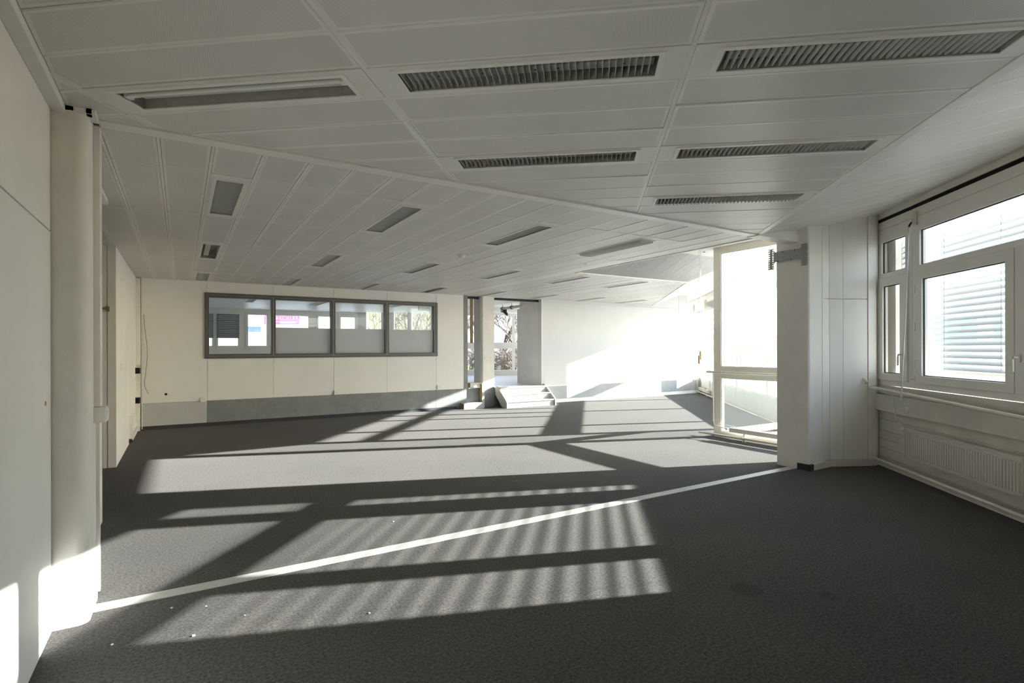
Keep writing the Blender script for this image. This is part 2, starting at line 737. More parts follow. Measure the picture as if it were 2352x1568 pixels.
def ring_panels(rect, hole, tr, planes):
    """A panel with a rectangular opening: four convex pieces joined into one mesh."""
    (a0, a1, b0, b1), (h0, h1, k0, k1) = rect, hole
    mb = MB()
    for r in ((a0, a1, b0, k0), (a0, a1, k1, b1), (a0, h0, k0, k1), (h1, a1, k0, k1)):
        poly = clip_all([tr(r[0], r[2]), tr(r[1], r[2]), tr(r[1], r[3]), tr(r[0], r[3])], planes)
        if len(poly) < 3 or abs(area(poly)) < 1e-4:
            continue
        mb.prism(poly, ZC, ZC + .03, 0)
    o = mb.build('ceiling_panel', ['ceiledge'], None, loc=(0, 0, 0))
    o.parent = ceiling


near_planes = [(-1, 0, .525), (0, 1, 3.885), (AD.x, AD.y, 1.925), (0, -1, 2.9)]
G = .004
for i in range(-5, 5):
    n0, n1 = -2.546 + 1.5 * i, -2.546 + 1.5 * (i + 1)
    for j in range(-18, 18):
        t0, t1 = 2.432 + .3 * j, 2.432 + .3 * (j + 1)
        rect = (n0 + G + .008, n1 - G - .008, t0 + G, t1 - G)
        lt = [l for l in LIGHTS_NEAR if n0 < l[0] < n1 and t0 < l[1] < t1]
        if lt:
            ln, l_t = lt[0]
            ring_panels(rect, (ln - LL / 2, ln + LL / 2, l_t - LW / 2, l_t + LW / 2), nt_, near_planes)
            continue
        poly = clip_all([nt_(rect[0], rect[2]), nt_(rect[1], rect[2]), nt_(rect[1], rect[3]), nt_(rect[0], rect[3])], near_planes)
        put_panel(poly, flat)
# T-bars between the near panels
for i in range(-2, 4):
    n0 = -2.546 + 1.5 * i
    poly = clip_all([nt_(n0 - .011, -4), nt_(n0 + .011, -4), nt_(n0 + .011, 8), nt_(n0 - .011, 8)], near_planes)
    if len(poly) >= 3:
        mb = MB().prism(poly, ZC + .004, ZC + .03)
        o = mb.build('grid_bar', 'trimw', None, loc=(0, 0, 0))
        o.parent = ceiling

# sloping band between the near ceiling and the window wall: strips across
for j in range(-18, 20):
    t0, t1 = 2.432 + .3 * j, 2.432 + .3 * (j + 1)
    poly = clip_all([nt_(1.993, t0 + .002), nt_(FN - .01, t0 + .002), nt_(FN - .01, t1 - .002), nt_(1.993, t1 - .002)],
                    [(0, 1, 3.885), (0, -1, 2.9)] if t1 < 5.5 else [(0, 1, 4.05), (0, -1, 2.9)])
    put_panel(poly, lambda x, y: ZC + SL_N * (AD.x * x + AD.y * y - 1.955), 'ceiling_strip', jig=False, margin=.01)

# far room
HI = 3.165
bands = []
main1 = [(1, 0, 5.835), (0, -1, -4.015), (0, 1, WY)]
main2 = [(-1, 0, -5.835), (0, -1, -7.545), (0, 1, WY), (AD.x, AD.y, 1.93)]
YB = [4.015, 4.652, 6.17, 7.688, 9.206, 10.724, 12.3]
for i in range(-2, 46):
    x0, x1 = -.419 + .3 * i, -.419 + .3 * (i + 1)
    for j in range(6):
        y0, y1 = YB[j], YB[j + 1]
        rect = (max(x0 + .009, -2.9), x1 - .009, y0 + .005, y1 - .005)
        lt = [l for l in LIGHTS_FAR if x0 < l[0] < x1 and y0 < l[1] < y1]
        if lt:
            lx, ly = lt[0]
            ring_panels(rect, (lx - LW / 2, lx + LW / 2, ly - LL / 2, ly + LL / 2), lambda a, b: (a, b), [(0, 1, WY - .01)])
            continue
        base = [(rect[0], rect[2]), (rect[1], rect[2]), (rect[1], rect[3]), (rect[0], rect[3])]
        a, b = clip_all(base, main1), clip_all(base, main2)
        if len(a) >= 3 and len(b) >= 3:
            mb = MB()
            mb.prism(a, ZC, ZC + .03)
            mb.prism(b, ZC, ZC + .03)
            o = mb.build('ceiling_panel', ['ceiledge'], None, loc=(0, 0, 0))
            o.parent = ceiling
        else:
            for q in (a, b):
                put_panel(q, flat)
for i in range(-1, 45):
    x0 = -.419 + .3 * i
    for cl in (main1, main2):
        poly = clip_all([(x0 - .008, 4), (x0 + .008, 4), (x0 + .008, 12.3), (x0 - .008, 12.3)], cl)
        if len(poly) >= 3:
            mb = MB().prism(poly, ZC - .0015, ZC + .03)
            o = mb.build('grid_bar', 'trimw', None, loc=(0, 0, 0))
            o.parent = ceiling
# left alcove ceiling
for j in range(6):
    put_panel([(-2.9, YB[j] + G), (-1.03, YB[j] + G), (-1.03, min(YB[j + 1], WY) - G), (-2.9, min(YB[j + 1], WY) - G)], flat)

# perimeter bands of the far room: slope, then a flat soffit
def w_band(x, y):
    return ZC + .4 * (7.53 - y)


def c_band(x, y):
    return ZC + .4 * (x - 5.85)


def b_band(x, y):
    return ZC + .4 * (AD.x * x + AD.y * y - 1.95)


RUN = (HI - ZC) / .4
mit = (1, 1, 5.85 + 7.53)                       # mitre line of the concave corner (x + y)
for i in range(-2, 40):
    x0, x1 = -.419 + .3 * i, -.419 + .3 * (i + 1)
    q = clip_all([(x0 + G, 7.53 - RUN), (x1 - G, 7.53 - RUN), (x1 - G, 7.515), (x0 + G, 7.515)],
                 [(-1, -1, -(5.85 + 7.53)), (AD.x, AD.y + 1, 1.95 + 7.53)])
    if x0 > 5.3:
        put_panel(q, w_band, 'ceiling_strip', jig=False, margin=.008, mats=('shadestrip', 'rwall'))
for j in range(0, 18):
    y0, y1 = 4.015 + .3 * j, 4.015 + .3 * (j + 1)
    q = clip_all([(5.865, y0 + G), (5.85 + RUN, y0 + G), (5.85 + RUN, y1 - G), (5.865, y1 - G)], [(1, 1, 5.85 + 7.53), (0, 1, 7.5)])
    put_panel(q, c_band, 'ceiling_strip', jig=False, margin=.01)
tcor = 1.95
for j in range(-4, 40):
    t0, t1 = 9.4 + .3 * j, 9.4 + .3 * (j + 1)
    for cl in ([(0, 1, WY - .005), (0, -1, -7.53)], [(0, 1, 7.53), (-AD.x, -AD.y - 1, -(1.95 + 7.53))]):
        q = clip_all([nt_(1.965, t0 + G), nt_(1.95 + RUN, t0 + G), nt_(1.95 + RUN, t1 - G), nt_(1.965, t1 - G)], cl)
        put_panel(q, b_band, 'ceiling_strip', jig=False, margin=.01)
sof = MB()
sof.prism([(5.85 + RUN, 4.1), (NX + .02, 4.1), (NX + .02, NY), (fac_x(NY, FN - .02), NY), (fac_x(14.2, FN - .02), 14.2),
           (fac_x(14.2, 1.95 + RUN), 14.2), (fac_x(7.53 - RUN, 1.95 + RUN), 7.53 - RUN), (5.85 + RUN, 7.53 - RUN)], HI, HI + .03)
o = sof.build('soffit', 'ceiledge', None, loc=(0, 0, 0), fix=True)
o.parent = ceiling
# back-room ceiling (panels too far to tell apart)
bc = MB()
bc.prism([(-3.1, WY + .17), (14.0, WY + .17), (16.3, 14.6), (15.9, 15.5), (11.07, 16.62), (5.4, 20), (-3.1, 20)], ZC, ZC + .05)
back_ceiling = struct(bc.build('ceiling', 'ceiledge'))

# ---- ceiling trims ----------------------------------------------------------
mb = MB()
mb.prism([(-.40, 3.89), (6.46, 3.89), (6.46, 4.003), (-.40, 4.003)], ZC - .012, ZC + .16)
struct(mb.build('trim_1', 'trimw', bevel=.003))
mb = MB()
poly = clip_all([nt_(1.927, -3), nt_(1.992, -3), nt_(1.992, 8), nt_(1.927, 8)], [(0, 1, 3.888), (0, -1, 2.9)])
mb.prism(poly, ZC - .003, ZC + .06)
struct(mb.build('trim_2', 'trimw', bevel=.003))
mb = MB()
mb.prism([(5.838, 4.003), (5.862, 4.003), (5.862, 7.518), (8.66, 7.518), (8.70, 7.542), (5.838, 7.542)], ZC - .008, ZC + .035)
struct(mb.build('trim_3', 'trimw'))
mb = MB()
poly = clip_all([nt_(1.936, 9), nt_(1.964, 9), nt_(1.964, 18), nt_(1.936, 18)], [(0, 1, WY), (0, -1, -7.53)])
mb.prism(poly, ZC - .008, ZC + .035)
struct(mb.build('trim_4', 'trimw'))
mb = MB()          # cornice along the left wall
mb.box(LX, -.525, -2.9, 3.76, ZC - .045, ZC + .03)
mb.box(-.56, -.41, 3.75, 3.80, ZC - .03, ZC + .03)
mb.box(-1.0, -.52, 3.762, 4.1, ZC - .003, ZC + .03)
mb.box(-.44, -.395, 3.75, 3.89, ZC - .03, ZC + .03)
struct(mb.build('trim_5', 'trimw', bevel=.003))
mb = MB()          # floor sill of the removed partition
mb.prism([(-.43, 3.895), (6.44, 3.895), (6.44, 4.003), (-.43, 4.003)], -.01, .006)
struct(mb.build('trim_6', 'strip', bevel=.002))

# ---- left side --------------------------------------------------------------
wl = empty('wall_left', (LX, 0, 0))
struct(wl)
part(MB().box(-1.0, LX - .012, -3.1, 3.74, -.02, 3.3), 'wall_core', 'wall', wl)
part(MB().box(LX - .012, LX, -2.9, 3.74, .0, 2.112), 'wall_panel', 'wall', wl, bevel=.002)
part(MB().box(LX - .012, LX, -2.9, 3.74, 2.120, ZC + .02), 'wall_panel', 'wall', wl, bevel=.002)

# rounded pilaster at the left end of the removed partition
poly = [(-1.0, 3.75), (-.49, 3.75)]
for k in range(1, 14):
    a = -PI / 2 + PI / 2 * k / 14
    poly.append((-.49 + .06 * math.cos(a), 3.81 + .06 * math.sin(a)))
poly += [(-.43, 3.81), (-.43, 4.11), (-1.0, 4.11)]
pil = MB().prism(poly, -.02, ZC - .004).build('pillar', 'column')
struct(pil)
tag(pil, 'rounded white pilaster at the left end of the white floor sill', 'pillar')

wl2 = empty('wall_left', (LX, 5, 0))
struct(wl2)
part(MB().box(-1.0, -.60, 4.11, 5.90, -.02, 3.3), 'wall_core', 'wall', wl2)
part(MB().box(-.60, -.583, 4.13, 5.925, .0, ZC + .01), 'wall_panel', 'wall', wl2)
part(MB().box(-.64, -.583, 5.90, 5.93, .0, ZC - .07), 'end_trim', 'trimw', wl2)
part(MB().slab([(-.62, ZC - .001), (-.50, ZC - .001), (-.62, ZC - .14)], 4.02, 4.17, Frame((0, 0, 0), (1, 0, 0), (0, 1, 0))), 'top_bracket', 'trimw', wl2)
part(MB().box(-.60, -.54, 5.3, 5.93, ZC - .05, ZC - .002), 'top_trim', 'trimw', wl2)

wl3 = empty('wall_left', (-.8, 10, 0))
struct(wl3)
part(MB().box(-3.0, -.715, 8.55, 12.2, -.02, 3.3), 'wall_core', 'farwall', wl3)
part(MB().box(-.715, -.70, 8.545, WY, .0, ZC - .01), 'wall_panel', 'farwall', wl3)
part(MB().box(-1.6, -.79, 8.53, 8.55, .0, ZC), 'end_panel', 'trimw', wl3)
part(MB().box(-.785, -.70, 8.525, 8.55, .0, ZC), 'end_panel', 'trimw', wl3)
wl4 = MB().box(-3.2, -3.0, -3.2, 12.2, -.02, 3.3).build('wall_left', 'wall')
struct(wl4)
wr = MB().box(-3.2, fac_x(-3.1) + .3, -3.3, -3.1, -.02, 3.3).build('wall_front', 'wall')
struct(wr)

# ---- back wall (left part) with interior window and plinth -------------------
WIN = (.386, 5.24, 1.305, 2.585)
wb = empty('wall_back', (2.6, WY, 0))
struct(wb)
part(MB().plate(-.72, 5.94, RZ, 3.3, WY + .012, WY + .15, WORLD and Frame((0, 0, 0), (1, 0, 0), (0, 1, 0)), [WIN]), 'wall_core', 'farwall', wb)
seams = [-.70, .432, 1.610, 2.819, 4.0, 5.21, 5.94]
FX = Frame((0, 0, 0), (1, 0, 0), (0, 1, 0))
for i in range(6):
    x0, x1 = seams[i] + .004, seams[i + 1] - .004
    if i in (0, 5):
        for z0, z1 in ((RZ, 2.108), (2.118, ZC)):
            part(MB().plate(x0, x1, z0, z1, WY, WY + .012, FX, [WIN]), 'wall_panel', 'farwall', wb)
    else:
        part(MB().plate(x0, x1, RZ, WIN[2], WY, WY + .012, FX), 'wall_panel', 'farwall', wb)
        part(MB().plate(x0, x1, WIN[3], ZC, WY, WY + .012, FX), 'wall_panel', 'farwall', wb)
part(MB().box(-.70, 5.94, WY - .006, WY, ZC - .018, ZC - .002), 'top_bead', 'trimw', wb)
# plinth under it
pl = empty('wall_back', (2.6, WY, 0))
struct(pl)
part(MB().box(-.72, .423, WY + .002, WY + .12, 0, RZ - .004), 'plinth_panel', 'plinthw', pl)
part(MB().box(.426, 1.30, WY, WY + .12, 0, RZ - .004), 'plinth_panel', 'grey', pl)
part(MB().box(1.304, 5.20, WY, WY + .12, 0, RZ - .004), 'plinth_panel', 'grey', pl)
part(MB().box(5.204, 6.45, WY, WY + .12, 0, RZ - .004), 'plinth_panel', 'grey', pl)
part(MB().box(6.45, 8.3, WY + .05, WY + .12, 0, RZ - .01), 'plinth_panel', 'grey', pl)
part(MB().box(8.287, 14.75, WY, WY + .12, 0, RZ - .03), 'plinth_panel', 'greyr', pl)
part(MB().box(8.287, 14.0, WY - .012, WY + .02, RZ - .045, RZ - .015), 'plinth_ledge', 'trimw', pl)
bb = MB()
bb.slab([(WY, 0), (WY - .045, 0), (WY - .040, .012), (WY - .010, .062), (WY, .065)], -.69, 5.75, Frame((0, 0, 0), (0, 1, 0), (1, 0, 0)))
struct(bb.build('baseboard_back', 'basedark'))
bb = MB()
bb.slab([(WY, 0), (WY - .05, 0), (WY - .012, .085), (WY, .09)], 8.36, 14.55, Frame((0, 0, 0), (0, 1, 0), (1, 0, 0)))
struct(bb.build('baseboard_back', 'trimw'))

# right part of the back wall
wb2 = empty('wall_back', (11, WY, 0))
struct(wb2)
part(MB().box(8.287, 14.0, WY + .012, WY + .2, RZ - .03, 3.3), 'wall_core', 'rwall', wb2)
part(MB().box(8.287, 13.62, WY, WY + .012, RZ - .03, 2.742), 'wall_panel', 'rwall', wb2)
part(MB().box(13.632, 14.01, WY, WY + .012, RZ - .03, HI), 'wall_panel', 'rwall', wb2)
part(MB().box(8.287, 13.62, WY, WY + .012, 2.748, HI), 'wall_panel', 'rwall', wb2)
part(MB().box(8.27, 8.295, WY - .004, WY + .02, RZ, ZC), 'corner_bead', 'trimw', wb2)
# return wall beside the opening
part(MB().box(8.287, 8.45, WY + .2, 13.43, RZ, 2.62), 'return_panel', 'column', wb2)
part(MB().box(8.287, 8.45, WY + .2, 13.30, 2.62, 3.3), 'return_panel', 'column', wb2)

# opening: grey jamb post, square pillar
struct(MB().box(5.94, 6.055, WY + .004, WY + .12, RZ, ZC + .02).build('trim_7', 'grey'))
p = empty('pillar', (6.63, 12.36, 0))
struct(p)
tag(p, 'square concrete pillar in the opening beside the steps', 'pillar')
poly = [(6.455, 12.20), (6.485, 12.165), (6.815, 12.165), (6.815, 12.57), (6.44, 12.57), (6.44, 12.22)]
part(MB().prism(poly, RZ - .05, ZC + .01), 'shaft', 'column', p)
part(MB().prism([(6.45, WY), (6.82, WY), (6.82, 12.4), (6.45, 12.4)], 0, RZ), 'pier', 'grey', p)
for zx in (6.53, 6.70):
    part(MB().box(zx, zx + .012, 12.160, 12.168, 1.235, 1.265), 'wall_plug', 'wood', p)
# back room side walls behind the view
struct(MB().box(-3.2, -3.0, 12.3, 20, 0, 3.3).build('wall_left', 'farwall'))

# ---- right column block with cream cladding ----------------------------------
cb = empty('pillar', (6.9, 3.9, 0))
struct(cb)
tag(cb, 'concrete column clad with cream panels between the window wall and the glazed corner', 'pillar')
r = .03
poly = [(6.45, 4.154), (6.45, 3.735 + r)] + [(6.45 + r - r * math.cos(a), 3.735 + r - r * math.sin(a)) for a in [PI / 2 * k / 8 for k in range(1, 8)]] + \
       [(6.45 + r, 3.735), (6.735, 3.735), (6.735, 4.154)]
part(MB().prism(poly, 0, 3.3), 'shaft', 'column', cb)
part(MB().prism([(6.735, 3.76), (6.9, 3.76), (7.517, 3.46), (7.64, 3.60), (7.64, 3.75), (6.9, 4.154), (6.735, 4.154)], 0, 3.3), 'core', 'column', cb)
part(MB().prism([(6.735, 3.730), (6.775, 3.730), (6.775, 3.765), (6.735, 3.765)], 0, 3.2), 'corner_bead', 'wallpanel', cb)
q0, q1 = Vector((6.90, 3.737, 0)), Vector((7.517, 3.436, 0))
qd = (q1 - q0).normalized()
qn = Vector((-qd.y, qd.x, 0))
PF = Frame(q0, qd, qn)
FXc = Frame((0, 3.737, 0), (1, 0, 0), (0, 1, 0))
for z0, z1 in ((.085, 2.096), (2.104, 3.15)):
    part(MB().box(6.778, 6.897, 0, .03, z0, z1, FXc), 'cladding_panel', 'wallpanel', cb)
    part(MB().box(.002, .183, 0, .03, z0, z1, PF), 'cladding_panel', 'wallpanel', cb)
    part(MB().box(.187, .512, 0, .03, z0, z1, PF), 'cladding_panel', 'wallpanel', cb)
part(MB().box(.518, .625, -.012, .05, .0, 3.17, PF), 'cover_strip', 'frame', cb)
bb = MB()
bb.box(6.50, 6.90, -.022, 0, 0, .078, FXc)
bb.box(0, .60, -.022, 0, 0, .078, PF)
struct(bb.build('baseboard_right', 'dirty', bevel=.003))
bb = MB()
bb.box(6.432, 6.452, 3.72, 3.88, 0, .075)
bb.box(6.432, 6.50, 3.708, 3.735, 0, .078)
struct(bb.build('baseboard_right', 'basedark'))
# boxed end of the beam where it meets the column
mb = MB()
mb.box(5.66, 6.452, 3.86, 4.02, ZC - .02, 3.0)
struct(mb.build('trim_8', 'wallpanel'))

# ================================================================== FACADE WINDOWS
def pane(parent, F, a0, a1, c0, c1, b, name='pane', mat='glass', th=.006):
    return part(MB().box(a0, a1, b, b + th, c0, c1, F), name, mat, parent)


def gaskets(parent, F, a0, a1, c0, c1, b, w=.010):
    part(MB().plate(a0, a1, c0, c1, b, b + .012, F, [(a0 + w, a1 - w, c0 + w, c1 - w)]), 'gasket', 'gasket', parent)


# lower part of the window wall
sw = empty('wall_right', tuple(FAC(6, FN, 0)))
struct(sw)
part(MB().box(-3.6, 7.53, FN + .012, FN + .30, -.02, 1.0, FAC), 'wall_core', 'render', sw)
zs = [0, .06, .125, .239, .350, .455, .593, .70]
for z0, z1 in zip(zs[:-1], zs[1:]):
    part(MB().box(-1.0, 7.45, FN, FN + .014, z0 + .003, z1 - .003, FAC), 'cladding_board', 'dirty', sw, bevel=.003)
part(MB().box(-1.0, 7.52, FN - .012, FN + .014, .92, 1.018, FAC), 'sill_board', 'dirty', sw)
part(MB().box(-3.6, 7.6, FN - .005, FN + .30, 3.105, 3.33, FAC), 'head', 'frame2', sw)
part(MB().box(-1.0, 7.51, FN + .012, FN + .05, 3.06, 3.11, FAC), 'shadow_gap', 'hole', sw)
part(MB().box(7.47, 7.62, FN - .01, FN + .3, .0, 3.3, FAC), 'corner_post', 'frame', sw)
part(MB().box(-3.6, 1.2, FN, FN + .3, 1.0, 3.12, FAC), 'wall_core', 'wall', sw)
part(MB().box(7.25, 7.62, FN + .10, FN + .34, 1.0, 3.12, FAC), 'reveal', 'rad', sw)
for a in ((4.14, 4.40),):
    part(MB().box(a[0], a[1], FN + .02, FN + .26, 1.0, 3.1, FAC), 'pier', 'render', sw)


def handle(parent, a, c, F=FAC, b=FN):
    h = part(MB().box(a - .014, a + .014, b - .012, b, c - .035, c + .035, F), 'handle_plate', 'plastic', parent, bevel=.003)
    mb = MB()
    mb.tube([F(a, b - .01, c + .01), F(a, b - .05, c + .01), F(a, b - .055, c - .02), F(a, b - .055, c - .115)], .010, 8)
    part(mb, 'lever', 'plastic', h, smooth=True)


def near_window(name, label_t, t0, t1, up, sashes, post=None):
    """up: (a0,a1,c0,c1) of the upper glass; sashes: list of (glass a0,a1, outer a0,a1, handle a)."""
    w = empty(name, tuple(FAC((t0 + t1) / 2, FN, 1.02)))
    struct(w)
    holes = [up] + [(s[2] + .025, s[3] - .025, 1.112, 2.325) for s in sashes]
    part(MB().plate(t0, t1, 1.022, 3.062, FN + .004, FN + .075, FAC, holes), 'frame', 'frame', w, bevel=.003)
    pane(w, FAC, up[0] - .005, up[1] + .005, up[2] - .005, up[3] + .005, FN + .05)
    gaskets(w, FAC, up[0] - .001, up[1] + .001, up[2] - .001, up[3] + .001, FN + .028)
    part(MB().box(t0 + .02, t1 - .02, FN - .004, FN + .004, 2.955, 2.962, FAC), 'drip_line', 'dirty', w)
    for s in sashes:
        so = part(MB().plate(s[2], s[3], 1.087, 2.35, FN - .018, FN + .05, FAC, [(s[0], s[1], 1.174, 2.247)]), 'sash', 'frame', w, bevel=.004)
        pane(so, FAC, s[0] - .005, s[1] + .005, 1.169, 2.252, FN + .022)
        gaskets(so, FAC, s[0] - .001, s[1] + .001, 1.173, 2.248, FN + .004)
        if s[4] is not None:
            handle(w, s[4], 1.395, b=FN - .018)
    if post:
        part(MB().box(post - .022, post + .022, FN - .03, FN - .016, 1.09, 2.35, FAC), 'cover_strip', 'frame', w, bevel=.003)
    return w


near_window('window_1', '', 6.73, 7.475, (6.865, 7.388, 2.411, 2.80), [(6.945, 7.325, 6.80, 7.47, 6.875)])
w2 = near_window('window_2', '', 4.40, 6.722, (4.47, 6.592, 2.408, 2.80),
                 [(5.303, 6.520, 5.20, 6.63, None), (4.50, 5.06, 4.43, 5.19, 5.135)])
part(MB().box(5.215, 5.255, FN - .022, FN - .016, 1.31, 1.42, FAC), 'lock_plate', 'plastic', w2)
for c in (1.30, 1.72, 2.15):
    part(MB().box(6.655, 6.672, FN - .012, FN + .006, c - .05, c + .05, FAC), 'hinge', 'plastic', w2)
near_window('window_3', '', 1.2, 4.14, (1.35, 4.07, 2.408, 2.80),
            [(3.05, 4.0, 2.95, 4.10, None), (1.55, 2.75, 1.45, 2.93, None)])

# ---- external venetian blinds -------------------------------------------------
def blind(label, t0, t1, z0, z1, tilt, pitch=.066, wdt=.068, cords=()):
    root = empty('venetian_blind', tuple(FAC((t0 + t1) / 2, FN + .19, z0)))
    tag(root, label, 'blind', 'outside venetian blinds of the window wall')
    n = int((z1 - z0) / pitch)
    first = None
    ca, sa = math.cos(tilt), math.sin(tilt)
    for i in range(n):
        z = z0 + pitch * (i + .5)
        if first is None:
            mb = MB()
            prof = []
            for k in range(5):
                u = -1 + k * .5
                prof.append((u * wdt / 2 * ca - .004 * (1 - u * u) * sa, u * wdt / 2 * sa + .004 * (1 - u * u) * ca))
            pl = [(FN + .19 + p[0], z + p[1]) for p in prof] + [(FN + .19 + p[0], z + p[1] - .0018) for p in reversed(prof)]
            fr = Frame((0, 0, 0), AD, BD)
            # elevation outline lies across the facade, extruded along it
            mb.slab(pl, t0, t1, fr)
            first = part(mb, 'slat', 'slat', root)
            fz = z
        else:
            o = first.copy()
            COL.objects.link(o)
            o.parent = root
            o.location = (0, 0, z - fz)
    part(MB().box(t0, t1, FN + .165, FN + .215, z0 - .03, z0, FAC), 'bottom_rail', 'slat', root)
    for t in cords:
        part(MB().tube([FAC(t, FN + .155, z0), FAC(t, FN + .155, z1)], .0022, 6), 'ladder_cord', 'cable', root)
    for t in (t0 - .012, t1 + .002):
        part(MB().box(t, t + .01, FN + .17, FN + .21, z0 - .05, z1 + .05, FAC), 'guide_rail', 'louv', root)
    return root


blind('grey venetian blind outside the narrow window beside the cream column', 6.77, 7.24, 1.235, 2.86, math.radians(40), cords=(6.95, 7.15))
blind('grey venetian blind outside the wide window behind the radiator', 4.42, 6.70, 1.235, 2.86, math.radians(40), cords=(4.7, 5.6, 6.42))
blind('grey venetian blind outside the window next to the pier, slats nearly shut below', 1.30, 4.12, 1.19, 2.33, math.radians(-62))
blind('open upper slats of the venetian blind next to the pier', 1.30, 4.12, 2.40, 2.88, math.radians(17))

# ---- glazed notch: full-height windows -----------------------------------------
def tall_window(name, F, a0, a1, posts, b0, b1, z_lo=.10, t0=.993, t1=1.175, top=3.06, head=3.17, extra=(), sill=.0, stile=.14, pw=.06):
    """posts: list of a positions of full-height mullions (centres)."""
    w = empty(name, tuple(F((a0 + a1) / 2, b0, 0)))
    struct(w)
    edges = [a0 + stile] + [x for p_ in posts for x in (p_ - pw, p_ + pw)] + [a1 - stile]
    holes = []
    for i in range(0, len(edges), 2):
        e0, e1 = edges[i], edges[i + 1]
        if e1 - e0 < .05:
            continue
        holes.append((e0, e1, z_lo, t0))
        cuts = [e0] + [x for q_ in extra if e0 < q_ < e1 for x in (q_ - .04, q_ + .04)] + [e1]
        for k in range(0, len(cuts), 2):
            holes.append((cuts[k], cuts[k + 1], t1, top))
    part(MB().plate(a0, a1, sill, head, b0, b1, F, holes), 'frame', 'frame2', w, bevel=.004)
    mid = (b0 + b1) / 2
    bead = .014
    for h in holes:
        pane(w, F, h[0] - .005, h[1] + .005, h[2] - .005, h[3] + .005, mid)
        part(MB().plate(h[0], h[1], h[2], h[3], b0 + .012, b0 + .026, F, [(h[0] + bead, h[1] - bead, h[2] + bead, h[3] - bead)]), 'glazing_bead', 'frame2', w)
    return w


tall_window('window_4', GLZ, 3.70, NY, [], NX, NX + .09)
tall_window('window_5', Frame((0, 0, 0), (1, 0, 0), (0, 1, 0)), NX + .092, fac_x(NY) + .05, [], NY - .09, NY, stile=.06)
part(MB().box(NX + .105, fac_x(NY) + .1, NY - .10, NY - .002, 3.172, 3.34), 'fascia', 'render', bpy.data.objects['window_5'])
part(MB().box(NX, NX + .10, 3.6, NY, 3.172, 3.34), 'fascia', 'render', bpy.data.objects['window_4'])
tall_window('window_6', FAC, 10.78, 22.4, [11.86, 14.22, 16.6, 18.08, 18.20, 20.1], FN, FN + .09, z_lo=.50, t0=1.46, t1=1.70, top=3.03, head=3.33,
            extra=(13.43, 15.06), stile=.10, pw=.05)
part(MB().box(10.8, 16.25, FN + .14, FN + .20, 2.72, 2.84, FAC), 'blind_pack', 'slat', bpy.data.objects['window_6'])
part(MB().box(16.6, 22.4, FN + .14, FN + .20, 2.70, 3.05, FAC), 'blind_pack', 'slat', bpy.data.objects['window_6'])
part(MB().box(16.27, 16.57, FN + .092, FN + .14, 1.70, 3.05, FAC), 'side_panel', 'frame2', bpy.data.objects['window_6'])
# sill apron panels of the far facade
for a0, a1 in ((10.9, 14.2), (14.24, 17.0), (17.2, 18.34)):
    part(MB().box(a0, a1, FN - .02, FN, .245, .47, FAC), 'apron_panel', 'frame2', bpy.data.objects['window_6'])

# ---- interior window in the back wall -------------------------------------------
w7 = empty('window_7', (2.8, WY, 1.3))
struct(w7)
cells = [(.461, 1.567), (1.653, 2.757), (2.849, 3.951), (4.043, 5.145)]
part(MB().plate(.386, 5.24, 1.303, 2.587, WY - .028, WY + .15, FX, [(.43, 5.196, 1.347, 2.543)]), 'outer_frame', 'alu', w7, bevel=.003)
part(MB().plate(.43, 5.196, 1.347, 2.543, WY - .018, WY + .12, FX, [(.436, 5.19, 1.353, 2.537)]), 'bead', 'seal', w7)
part(MB().plate(.436, 5.19, 1.353, 2.537, WY - .024, WY + .12, FX, [(c[0], c[1], 1.392, 2.498) for c in cells]), 'inner_frame', 'alu', w7, bevel=.002)
for a in (1.61, 2.803, 3.997):
    part(MB().box(a - .005, a + .005, WY - .029, WY - .02, 1.353, 2.537), 'bead', 'seal', w7)
for i, c in enumerate(cells):
    pn = pane(w7, FX, c[0] - .004, c[1] + .004, 1.388, 2.502, WY + .05)
    if i:
        part(MB().box(c[0], c[1], WY + .040, WY + .0415, 1.392, 1.93), 'frosted_film', 'film', pn)

# ---- back-room facade -------------------------------------------------------------
bw = empty('window_8', (1.2, 20, RZ))
struct(bw)
FB = Frame((0, 20, 0), (1, 0, 0), (0, 1, 0))
cellsb = [(-2.6, -1.9), (-1.5, -.6), (-.2, .25), (.55, .84), (1.01, 1.58), (1.88, 2.44), (2.72, 3.77), (4.11, 4.52), (4.87, 5.38)]
hb = [(c[0], c[1], 1.59, 2.62) for c in cellsb]
part(MB().plate(-3.0, 5.5, RZ, 3.3, 0, .12, FB, hb), 'frame', 'frame', bw)
for h in hb:
    pane(bw, FB, *h, .05, mat='dimmed')
    part(MB().plate(h[0] - .07, h[1] + .07, h[2] - .07, h[3] + .07, -.02, 0, FB, [h]), 'sash', 'frame', bw)
for a0, a1, lab in ((.50, .88, 'narrow shut grey blind seen at the left edge of the interior window'), (.97, 1.62, 'wide shut grey blind seen through the left pane of the interior window')):
    root = empty('venetian_blind', ((a0 + a1) / 2, 19.96, 1.84))
    tag(root, lab, 'blind')
    f0 = None
    for k in range(13):
        z = 1.87 + .06 * k
        if f0 is None:
            f0 = part(MB().slab([(19.945, z - .028), (19.95, z - .030), (19.972, z + .028), (19.967, z + .030)], a0, a1, GLZ), 'slat', 'slatd', root)
        else:
            o = f0.copy()
            COL.objects.link(o)
            o.parent = root
            o.location = (0, 0, .06 * k)
bw2 = empty('window_9', (7.8, 18.6, RZ))
struct(bw2)
e0, e1 = Vector((5.5, 20, 0)), Vector((11.17, 16.62, 0))
ed = (e1 - e0).normalized()
FC = Frame(e0, ed, Vector((-ed.y, ed.x, 0)))
hs = []
